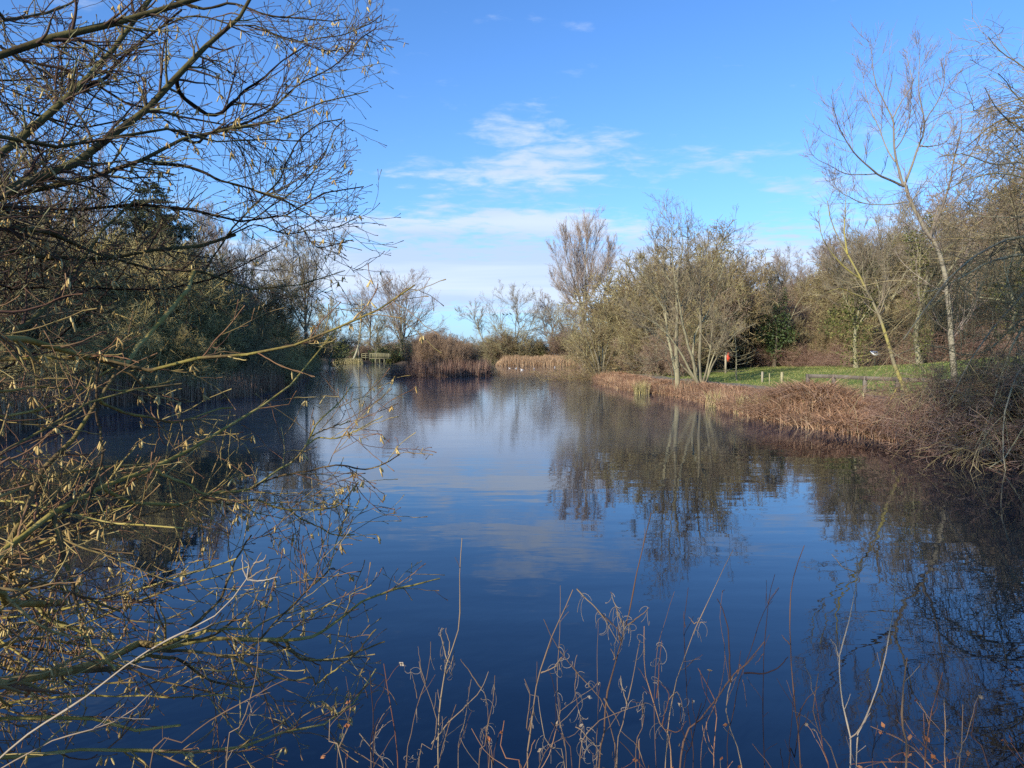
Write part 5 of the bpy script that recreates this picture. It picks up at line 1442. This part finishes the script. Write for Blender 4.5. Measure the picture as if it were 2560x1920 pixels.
def hazel(name, label, limbs, root, seed, mt, mw, dens, n_parts, n_more, more, alen=.78):
    rng = np.random.default_rng(seed)
    Ps, Rs, K = [], [], 26
    for k, (l, reg, d0, d1, rooted, r) in enumerate(limbs):
        pp, r0, r1 = hz(l, reg, d0 + (k * 37 % 10) * .04, d1 + (k * 53 % 10) * .06, jit(root, k) if rooted else None, r)
        if not rooted and Ps:          # spring from the limb it forks off
            allp = np.concatenate([q[0][5:] for q in Ps]); allr = np.concatenate([q[0][5:] for q in Rs])
            a0 = pp[0]
            sx = allp[:, 0] / allp[:, 1] - a0[0] / a0[1]; sz = (allp[:, 2] - CAM_H) / allp[:, 1] - (a0[2] - CAM_H) / a0[1]
            i0 = int(np.argmin(np.hypot(sx, sz) + .01 * np.abs(allp[:, 1] - a0[1])))
            dl = allp[i0] - a0; m_ = len(pp) - 1
            pp = [p_ + dl * (1 - i_ / m_) for i_, p_ in enumerate(pp)]
            r0 = min(r0, allr[i0] * .9)
        P, R = limb(pp, r0, r1, K)
        P = P + np.cumsum(rng.normal(size=P.shape) * .0025, 1)
        Ps.append(P); Rs.append(R)
    for k in range(n_more):       # slimmer boughs further back in the shrub
        x0, x1, y0, y1, D0, D1 = more
        tx, ty = rng.uniform(x0, x1), rng.uniform(y0, y1); D = rng.uniform(D0, D1)
        e = pix(tx, ty, D); b = jit(root, k + 20)
        m1 = b * .6 + e * .4 + np.array([0, rng.uniform(-.3, .5), rng.uniform(.1, .6)]); m2 = b * .25 + e * .75 + np.array([0, rng.uniform(-.2, .3), rng.uniform(0, .35)])
        P, R = limb([b, m1, m2, e, e + (e - m2) * .4], rng.uniform(.010, .018), .0025, K)
        P = P + np.cumsum(rng.normal(size=P.shape) * .006, 1); Ps.append(P); Rs.append(R)
    for k in range(4):      # stems on the hidden, outer side of the stool
        a = 1.7 + k * .3; L = 2.2 + (k % 4) * .5
        dv = np.array([math.cos(a), math.sin(a) * .8, 0]); b = jit(root, k + 50)
        P, R = limb([b, b + dv * .4 + [0, 0, L * .5], b + dv * 1.0 + [0, 0, L], b + dv * 1.8 + [0, 0, L * 1.35]], .028, .006, K); Ps.append(P); Rs.append(R)
    P = np.concatenate(Ps) - root; R = np.concatenate(Rs)
    R = R * (1 + .10 * rng.normal(size=R.shape))
    A, Ar = grow(rng, P, R, per_m=dens[0], t=(.22, .97), ang=(28, 58), al=(.26, alen), K=11, up=.005, wig=.09, rs=.5, tip=.0018, shape=.68, flat=.25, rmax=.0075, zig=.06)
    B, Br = grow(rng, A, Ar, per_m=dens[1], t=(.12, 1), ang=(30, 62), al=(.10, .38), K=8, up=.0, wig=.11, rs=.6, tip=.0014, shape=.35, flat=.25, rmax=.0035, zig=.12)
    C, Cr = grow(rng, B, Br, per_m=dens[2], t=(.15, 1), ang=(30, 65), al=(.03, .12), K=4, up=.0, wig=.12, rs=.7, tip=.0013, shape=.2)
    for q in (Ar, Br, Cr): q[:, -1] = .0026      # swollen end buds
    t = thing(name, label, "tree", tuple(root))
    Acc().tubes(P, R, 8, rng=rng).obj("trunk", mt, t)
    Acc().tubes(A, Ar, 5, rng=rng).tubes(B, Br, 4, rng=rng).tubes(C, Cr, 3, rng=rng).obj("crown", mw, t)
    # catkins hang in small clusters
    src = np.concatenate([A[:, 4:].reshape(-1, 3), B[:, 2:].reshape(-1, 3)])
    pick = src[rng.random(len(src)) < dens[3]]
    m = rng.integers(1, 5, len(pick)); idx = np.repeat(np.arange(len(pick)), m); n = len(idx)
    d = nrm(np.stack([rng.normal(size=n) * .32, rng.normal(size=n) * .32, -np.ones(n)], 1))
    L = rng.uniform(.022, .046, n)
    s = np.array([0, .12, .25, .5, .78, .95, 1.0]); prof = np.array([.18, .25, .85, 1, 1, .7, .1])
    bend = rng.normal(size=(n, 3)) * .12
    CP = (pick[idx] + rng.normal(size=(n, 3)) * .003)[:, None] + (d[:, None] * s[None, :, None] + bend[:, None] * (s ** 2)[None, :, None]) * L[:, None, None]
    CR = prof[None] * rng.uniform(.0030, .0044, (n, 1))
    vis = CP[:, 0] + root
    a, b = vis[:, 0] / vis[:, 1], (vis[:, 2] - CAM_H) / vis[:, 1]
    inside = (np.abs(a) < .71) & (b < .53) & (b > -.56) & (vis[:, 1] > .8)
    size = np.where(inside, L / vis[:, 1], 0)
    order = np.argsort(-size); big = order[:n_parts]; rest = order[n_parts:]
    v = rng.random(n)
    for i in big:
        o = Acc().tubes(CP[i:i + 1] - CP[i, 0], CR[i:i + 1], 6, v=v[i:i + 1]).obj("catkin", M_CATKIN, t)
        o.location = CP[i, 0]
    o = Acc().tubes(CP[rest], CR[rest], 5, v=v[rest]).obj("catkins", M_CATKIN, t)
    tag(o, kind='stuff')
    # the last few dead leaves
    pk = src[rng.integers(0, len(src), 14)]
    Acc().leaves(pk + np.array([0, 0, -.02]), .035, rng).obj("dead_leaves", M_DEADLEAF, t, False)
    print(name, 'limbs', len(P), 'A', len(A), 'B', len(B), 'C', len(C), 'catkins', n)


HU = [(a, b, c, d, e, (f[0] * 1.2, f[1])) for a, b, c, d, e, f in HU]
hazel("hazel_tree", "dark arching hazel hung with catkins filling the upper left sky", HU, RA, 5, M_HAZEL, M_TWIG, (13.0, 12.5, 7.0, .026), 100, 8, (-100, 500, 150, 800, 3.4, 4.8))
HLW = [(a, b, c, d, e, (f[0] * 1.25, f[1] * 1.1)) for a, b, c, d, e, f in HLW]
hazel("mossy_hazel", "sprawling mossy hazel with yellow catkins reaching low over the water", HLW, RB, 6, M_HAZEL_MOSS, M_TWIG_MOSS, (8.8, 9.0, 4.8, .040), 100, 15, (0, 430, 1000, 1880, 2.2, 3.4), .62)


# ------------------------------------------------------------------ foreground dead stems
def fpix(reg, x, y):
    ox, oy, sc = {'d': (900, 1300, 2.458), 'e': (1600, 1200, 2.304), 'm': (0, 1250, 2.212)}[reg]
    return ox + x / sc, oy + y / sc


def dry_stem(label, reg, D, main, sides_, r0, mat, curls=14, seed=0, group="dead stems on the near bank", name="withered_plant", lean=0.0):
    rng = np.random.default_rng(900 + seed)
    def conv(l, d0=0.0):
        return [pix(*fpix(reg, x, y), D + d0 + lean * i / len(l)) for i, (x, y) in enumerate(l)]
    p = conv(main)
    root = p[0] + (p[0] - p[1]) * .2; root = np.array([root[0], min(max(root[1], 1.4), 2.15), 0]); root[2] = gz(root[0], root[1]) - .05
    if reg == 'm' and main[0][0] < 100:      # long stalks carried on down their own slope to the bank
        d_ = nrm(p[0] - p[1]); root = p[0] + d_ * min((p[0][2] - .5) / max(-d_[2], .2), 2.0); root[2] = max(root[2], .3)
    p = [root] + p
    K = 30
    P, R = limb(p, r0 * .88, r0 * .28, K)
    P = P + np.cumsum(rng.normal(size=P.shape) * .0012, 1)
    R = R * (1 + .35 * (np.arange(K) % 5 == 0))          # nodes
    t = thing(name, label, "dead stem", tuple(root), group=group)
    a = Acc().tubes(P - root, R, 6, rng=rng)
    allP = [P[0]]
    for s in sides_:
        q = conv(s, .0); SP, SR = limb(q, r0 * .5, r0 * .2, 14); SP = SP + np.cumsum(rng.normal(size=SP.shape) * .001, 1)
        a.tubes(SP - root, SR, 5, rng=rng); allP.append(SP[0])
    T, Tr = grow(rng, P[:, 8:] - root, R[:, 8:], n=5, t=(.1, .95), ang=(25, 50), al=(.03, .14), K=5, up=.03, wig=.1, rs=.5, tip=.0008, shape=.2, rmax=.002)
    a.tubes(T, Tr, 3, rng=rng)
    a.obj("stem", mat, t)
    curls = int(curls * .5)
    if curls:
        pool = np.concatenate(allP); pool = pool[4:]
        c = pool[rng.integers(0, len(pool), curls)] - root
        m = np.repeat(np.arange(len(c)), 3); n = len(m); K2 = 9
        th = rng.uniform(0, 6.28, n); rad = rng.uniform(.008, .022, n); sgn = rng.choice([-1, 1], n)
        s = np.linspace(0, 1, K2)[None]
        ang = th[:, None] + sgn[:, None] * s * rng.uniform(2.0, 4.5, (n, 1))
        ux = nrm(rng.normal(size=(n, 3)) * np.array([1, 1, .2]))
        CP = c[m][:, None] + ux[:, None] * (rad[:, None] * (np.cos(ang) - np.cos(th)[:, None]))[..., None]
        CP[..., 2] += rad[:, None] * (np.sin(ang) - np.sin(th)[:, None]) - .035 * s * rng.uniform(.3, 1.2, (n, 1))
        Acc().tubes(CP, np.full((n, K2), .0007), 3, rng=rng).obj("withered_leaves", M_CURL, t)
    return t


DS = [
    ("tallest straight dead stem in the left foreground group, topped by a brown seed head", 'd', 2.1, [(470, 1560), (470, 1400), (480, 1200), (520, 950), (560, 800), (605, 690), (622, 500), (615, 350), (628, 180), (632, 100)], [[(540, 870), (515, 790), (490, 700), (497, 665)], [(548, 830), (555, 770), (535, 700), (532, 662)], [(520, 960), (560, 880), (585, 800)], [(470, 1350), (560, 1240), (680, 1130), (760, 1030), (800, 940)], [(745, 1035), (690, 960), (640, 880), (630, 864)]], .0042, M_STEM, 16),
    ("slender dead stem with withered leaf curls at the left of the foreground group", 'd', 2.2, [(280, 1560), (310, 1300), (350, 1120), (400, 1000), (425, 850), (430, 750)], [[(400, 1000), (370, 900), (355, 820), (347, 775)], [(350, 1100), (340, 1010), (310, 930)]], .003, M_STEM, 12),
    ("short forked dead stem rising beside the tallest left stem", 'd', 2.0, [(360, 1530), (440, 1400), (475, 1230), (420, 1060), (380, 960), (360, 860)], [[(440, 1380), (500, 1300), (510, 1200)]], .003, M_STEM, 10),
    ("pale thin dead stem with a straight top right of the tallest left stem", 'd', 2.25, [(590, 1540), (620, 1300), (650, 1100), (665, 990)], [[(610, 1400), (660, 1250), (690, 1170)]], .0026, M_STEM, 6),
    ("dead stem bristling with curled leaves at the right of the left foreground group", 'd', 2.05, [(730, 1540), (770, 1380), (790, 1250), (830, 1080), (840, 930)], [[(775, 1360), (785, 1200), (755, 1050)], [(815, 1540), (790, 1390)]], .003, M_STEM, 16),
    ("sturdy dead stem broken over at its tip near the middle of the foreground", 'd', 2.0, [(1030, 1540), (1050, 1300), (1080, 1050), (1120, 900), (1200, 690), (1270, 540), (1330, 415)], [[(1330, 425), (1450, 545), (1520, 640), (1590, 740)], [(1060, 1200), (1030, 1300), (1025, 1250), (1050, 1080), (1015, 975)], [(1110, 940), (1190, 900), (1240, 840)], [(1455, 555), (1540, 640), (1600, 690)]], .0044, M_STEM, 18),
    ("thin upright dead stem crossing the sturdy broken one", 'd', 2.2, [(1260, 1530), (1220, 1250), (1200, 1000), (1205, 750), (1215, 600), (1215, 390)], [[(1210, 900), (1240, 830), (1265, 790)]], .0026, M_STEM, 10),
    ("curved dead stem left of the tallest reddish stem", 'd', 2.1, [(1270, 1540), (1170, 1370), (1120, 1170), (1090, 1030), (1040, 1050), (1015, 975)], [], .0026, M_STEM, 10),
    ("tallest reddish dead stem in the middle of the foreground with a fine pointed tip", 'd', 1.95, [(1460, 1560), (1480, 1350), (1500, 1100), (1540, 920), (1590, 760), (1640, 600), (1670, 440), (1700, 280), (1740, 110), (1765, 0), (1780, -60)], [[(1620, 650), (1570, 520), (1540, 425)], [(1640, 645), (1720, 590), (1770, 545)], [(1600, 740), (1595, 690), (1590, 660)], [(1500, 1100), (1560, 1180), (1600, 1270)], [(1560, 860), (1550, 800)]], .0046, M_STEM, 24),
    ("dead stem slanting left across the tallest reddish stem", 'd', 2.05, [(1560, 1560), (1530, 1250), (1500, 1120), (1440, 1030), (1330, 920), (1250, 810), (1180, 720), (1125, 590)], [[(1330, 930), (1320, 1050), (1340, 1180), (1370, 1270)]], .0032, M_STEM, 12),
    ("upright dead stem with one leaf curl between the two slanting stems", 'd', 2.3, [(1440, 1540), (1450, 1200), (1445, 900), (1455, 590)], [], .0024, M_STEM, 7),
    ("reddish dead stem leaning right of the tallest reddish stem", 'd', 2.1, [(1580, 1540), (1620, 1250), (1650, 1080), (1690, 880), (1715, 740)], [[(1640, 1130), (1600, 1000), (1590, 950)]], .0034, M_STEM, 10),
    ("low dead stem bent over to the right at the bottom of the frame", 'd', 1.9, [(1340, 1540), (1400, 1280), (1480, 1210), (1620, 1150), (1720, 1120)], [[(1320, 1270), (1400, 1340), (1480, 1440)]], .003, M_STEM, 14),
    ("black thin dead stem curving right, left of the long reddish diagonal one", 'd', 2.3, [(1840, 1540), (1840, 1000), (1870, 750), (1970, 440)], [], .0024, M_STEM_DARK, 0),
    ("black forked dead stem beside the long reddish diagonal one", 'd', 2.2, [(2045, 1540), (2020, 1200), (2000, 850), (1995, 650), (2020, 420)], [[(1995, 660), (1975, 600), (1970, 565)], [(2010, 900), (2060, 850), (2110, 815)]], .003, M_STEM_DARK, 0),
    ("long thin reddish diagonal stem reaching far out over the water", 'd', 2.15, [(1870, 1540), (1920, 1050), (1960, 900), (2010, 740), (2100, 540), (2170, 400), (2212, 300), (2270, 170)], [[(2055, 640), (2030, 600)], [(2055, 640), (2140, 600)], [(1900, 1100), (1960, 1060), (2010, 1210)]], .0032, M_STEM, 8),
    ("stiff brown dead stem with curled leaves low in the middle right foreground", 'd', 2.0, [(1690, 1530), (1730, 1300), (1740, 1180), (1700, 1110), (1660, 1130)], [[(1740, 1200), (1735, 1060)]], .003, M_STEM, 14),
    ("rusty dead stem with rising side shoots at the foot of the reddish diagonal one", 'd', 1.95, [(1930, 1540), (1870, 1280), (1800, 1050), (1770, 920), (1760, 660)], [[(1870, 1290), (1950, 1300), (2010, 1220)], [(1820, 1100), (1830, 950), (1845, 760)], [(1860, 1260), (1900, 1080), (1850, 1000)]], .0036, M_RUST, 16),
    ("dark forked branch spreading like an antler over the water", 'e', 2.2, [(230, 1659), (340, 1420), (440, 1290), (520, 1170), (600, 1110), (710, 970)], [[(520, 1165), (515, 1000), (505, 860), (470, 740), (440, 685)], [(600, 1115), (700, 1110), (780, 1080), (845, 1010)]], .0062, M_STEM_DARK, 0),
    ("thin dark dead stem slanting right behind the antler shaped branch", 'e', 2.4, [(520, 1659), (560, 1330), (590, 1150), (650, 980), (720, 750), (800, 610)], [[(590, 1150), (620, 1300)]], .0028, M_STEM_DARK, 0),
    ("dark upright dead stem ending in a fine curved tip right of the antler shaped branch", 'e', 2.2, [(920, 1659), (890, 1350), (865, 1050), (857, 800), (880, 560), (940, 390)], [[(900, 1370), (960, 1260), (1030, 1180)], [(865, 945), (825, 900)]], .0042, M_STEM_DARK, 0),
    ("thick bleached broken stem with a withered umbel at its top", 'e', 2.1, [(1210, 1700), (1215, 1500), (1170, 1300), (1150, 1100), (1150, 1010), (1200, 830), (1240, 640), (1250, 535)], [[(1150, 1020), (1125, 970), (1098, 935)], [(1250, 535), (1170, 500), (1110, 430)], [(1250, 535), (1290, 500), (1335, 485)], [(1250, 530), (1280, 480), (1310, 440)], [(1250, 530), (1245, 470), (1245, 440)], [(1210, 1490), (1260, 1430), (1320, 1330)]], .0048, M_STEM_PALE, 0),
    ("thick bleached bare stem leaning right, second from the right of the pale stems", 'e', 2.15, [(1240, 1600), (1300, 1360), (1340, 1250), (1410, 1000), (1450, 750), (1467, 540)], [], .0046, M_STEM_PALE, 0),
    ("straight cut off stem standing alone nearest the right corner", 'e', 2.0, [(1550, 1680), (1525, 1450), (1525, 1300), (1532, 1150), (1540, 1050)], [], .0078, M_STEM, 0),
    ("dark thin upright stem left of the fine curved tip", 'e', 2.35, [(720, 1659), (710, 1300), (715, 900), (740, 650), (770, 540)], [[(735, 710), (760, 660), (800, 610)], [(715, 1000), (660, 1080)]], .003, M_STEM_DARK, 0),
    ("brown thin stem with a seed head crossing the antler shaped branch", 'e', 2.5, [(350, 1659), (450, 1250), (490, 1000), (460, 800), (475, 640)], [[(475, 650), (490, 630)]], .0026, M_STEM_DARK, 0),
    ("bleached flattened stalk with a feathery umbel lying across the mossy hazel", 'm', 1.75, [(0, 1450), (200, 1280), (500, 1090), (700, 930), (900, 800), (1100, 700), (1250, 600), (1330, 480), (1370, 440)], [[(1370, 440), (1340, 370), (1330, 310)], [(1370, 440), (1400, 350), (1440, 290)], [(1370, 440), (1430, 390), (1490, 370)], [(1370, 440), (1450, 440), (1540, 420)], [(1370, 440), (1380, 370), (1370, 330)], [(1400, 350), (1450, 330), (1470, 300)]], .0052, M_STEM_PALE, 0),
    ("bleached curved stalk lying below the one with the feathery umbel", 'm', 1.8, [(30, 1470), (300, 1330), (600, 1230), (760, 1130), (850, 1040)], [], .0042, M_STEM_PALE, 0),
    ("long arching brown stalk rising through the mossy hazel's lowest boughs", 'm', 1.9, [(830, 1490), (1000, 1330), (1150, 1210), (1300, 1130), (1450, 1050), (1580, 980)], [], .0042, M_STEM, 0),
    ("pale upright stem standing in front of the mossy hazel's right boughs", 'm', 1.9, [(1270, 1490), (1330, 1300), (1400, 1130), (1440, 950), (1455, 750)], [[(1330, 1290), (1380, 1200), (1440, 1120)]], .0036, M_STEM, 4),
    ("pale stem with drooping leaf curls at the mossy hazel's right end", 'm', 2.0, [(2060, 1500), (2090, 1330), (2110, 1220), (2180, 1120)], [[(1990, 1290), (2060, 1380), (2140, 1480)]], .003, M_STEM, 14),
    ("thin pale stem just left of the drooping leaf curls", 'm', 2.1, [(1860, 1490), (1910, 1300), (1940, 1120), (1915, 960)], [], .0026, M_STEM, 4),
]
for i, d in enumerate(DS):
    dry_stem(*d[:7], curls=d[7], seed=i)

# small leafless shoots filling the bottom edge
for i in range(20):
    rng = np.random.default_rng(1200 + i)
    px = 860 + 1700 * (i + rng.uniform(-.4, .4)) / 20; D = rng.uniform(1.7, 2.4); top = rng.uniform(1640, 1860)
    b = pix(px, 1960, D); tp = pix(px + rng.uniform(-60, 60), top, D + .1)
    root = np.array([b[0], min(D, 2.1), 0]); root[2] = gz(root[0], root[1]) - .05
    P, R = limb([root, b, (b + tp) / 2 + rng.normal(size=3) * .03, tp], .0034, .0012, 20)
    P = P + np.cumsum(rng.normal(size=P.shape) * .0016, 1)
    t = thing("withered_shoot", "low withered shoot along the bottom edge of the near bank", "dead stem", tuple(root), group="low withered shoots on the near bank")
    A, Ar = grow(rng, P - root, R, n=7, t=(.35, 1), ang=(25, 55), al=(.06, .22), K=7, up=.05, wig=.14, rs=.6, tip=.0009, shape=.2)
    Acc().tubes(P - root, R, 5).tubes(A, Ar, 4).obj("stem", [M_STEM, M_STEM_DARK, M_RUST][i % 3], t)
    if i % 2 == 0:
        C = (A[:, -1]) + rng.normal(size=(len(A), 3)) * .004
        Acc().leaves(np.repeat(C, 2, 0), .018, rng).obj("withered_leaves", M_CURL if i % 4 else M_DEADLEAF, t, False)

# rusty bramble in the bottom right corner
for i, (x, y, h) in enumerate(((1.62, 2.35, .75), (1.95, 2.5, .8), (1.40, 2.2, .55))):
    rng = np.random.default_rng(1300 + i)
    n = 16; az = rng.uniform(0, 6.28, n); o = rng.uniform(.25, 1.1, n); d = nrm(np.stack([np.cos(az) * o, np.sin(az) * o, np.ones(n)], 1)); K = 12
    P = np.zeros((n, K, 3))
    for k in range(1, K):
        d = nrm(d + np.array([0, 0, -.10]) + .12 * rng.normal(size=(n, 3))); P[:, k] = P[:, k - 1] + d * (h * 1.5 / K)
    R = np.full((n, K), .0036) * np.linspace(1, .5, K)[None]
    A, Ar = grow(rng, P, R, n=6, t=(.3, 1), ang=(30, 65), al=(.06, .2), K=5, up=-.05, wig=.15, rs=.6, tip=.001, shape=.2)
    t = thing("rusty_bramble", ["largest rusty bramble tangle in the bottom right corner", "rusty bramble tangle furthest into the bottom right corner", "small rusty bramble tangle left of the larger ones in the bottom right corner"][i], "bramble", (x, y, gz(x, y) - .05))
    Acc().tubes(P, R, 5).tubes(A, Ar, 3).obj("stems", M_RUST, t)
    Acc().leaves(np.repeat(A[:, -1], 2, 0) + rng.normal(size=(2 * len(A), 3)) * .01, .026, rng).obj("dead_leaves", M_DEADLEAF, t, False)
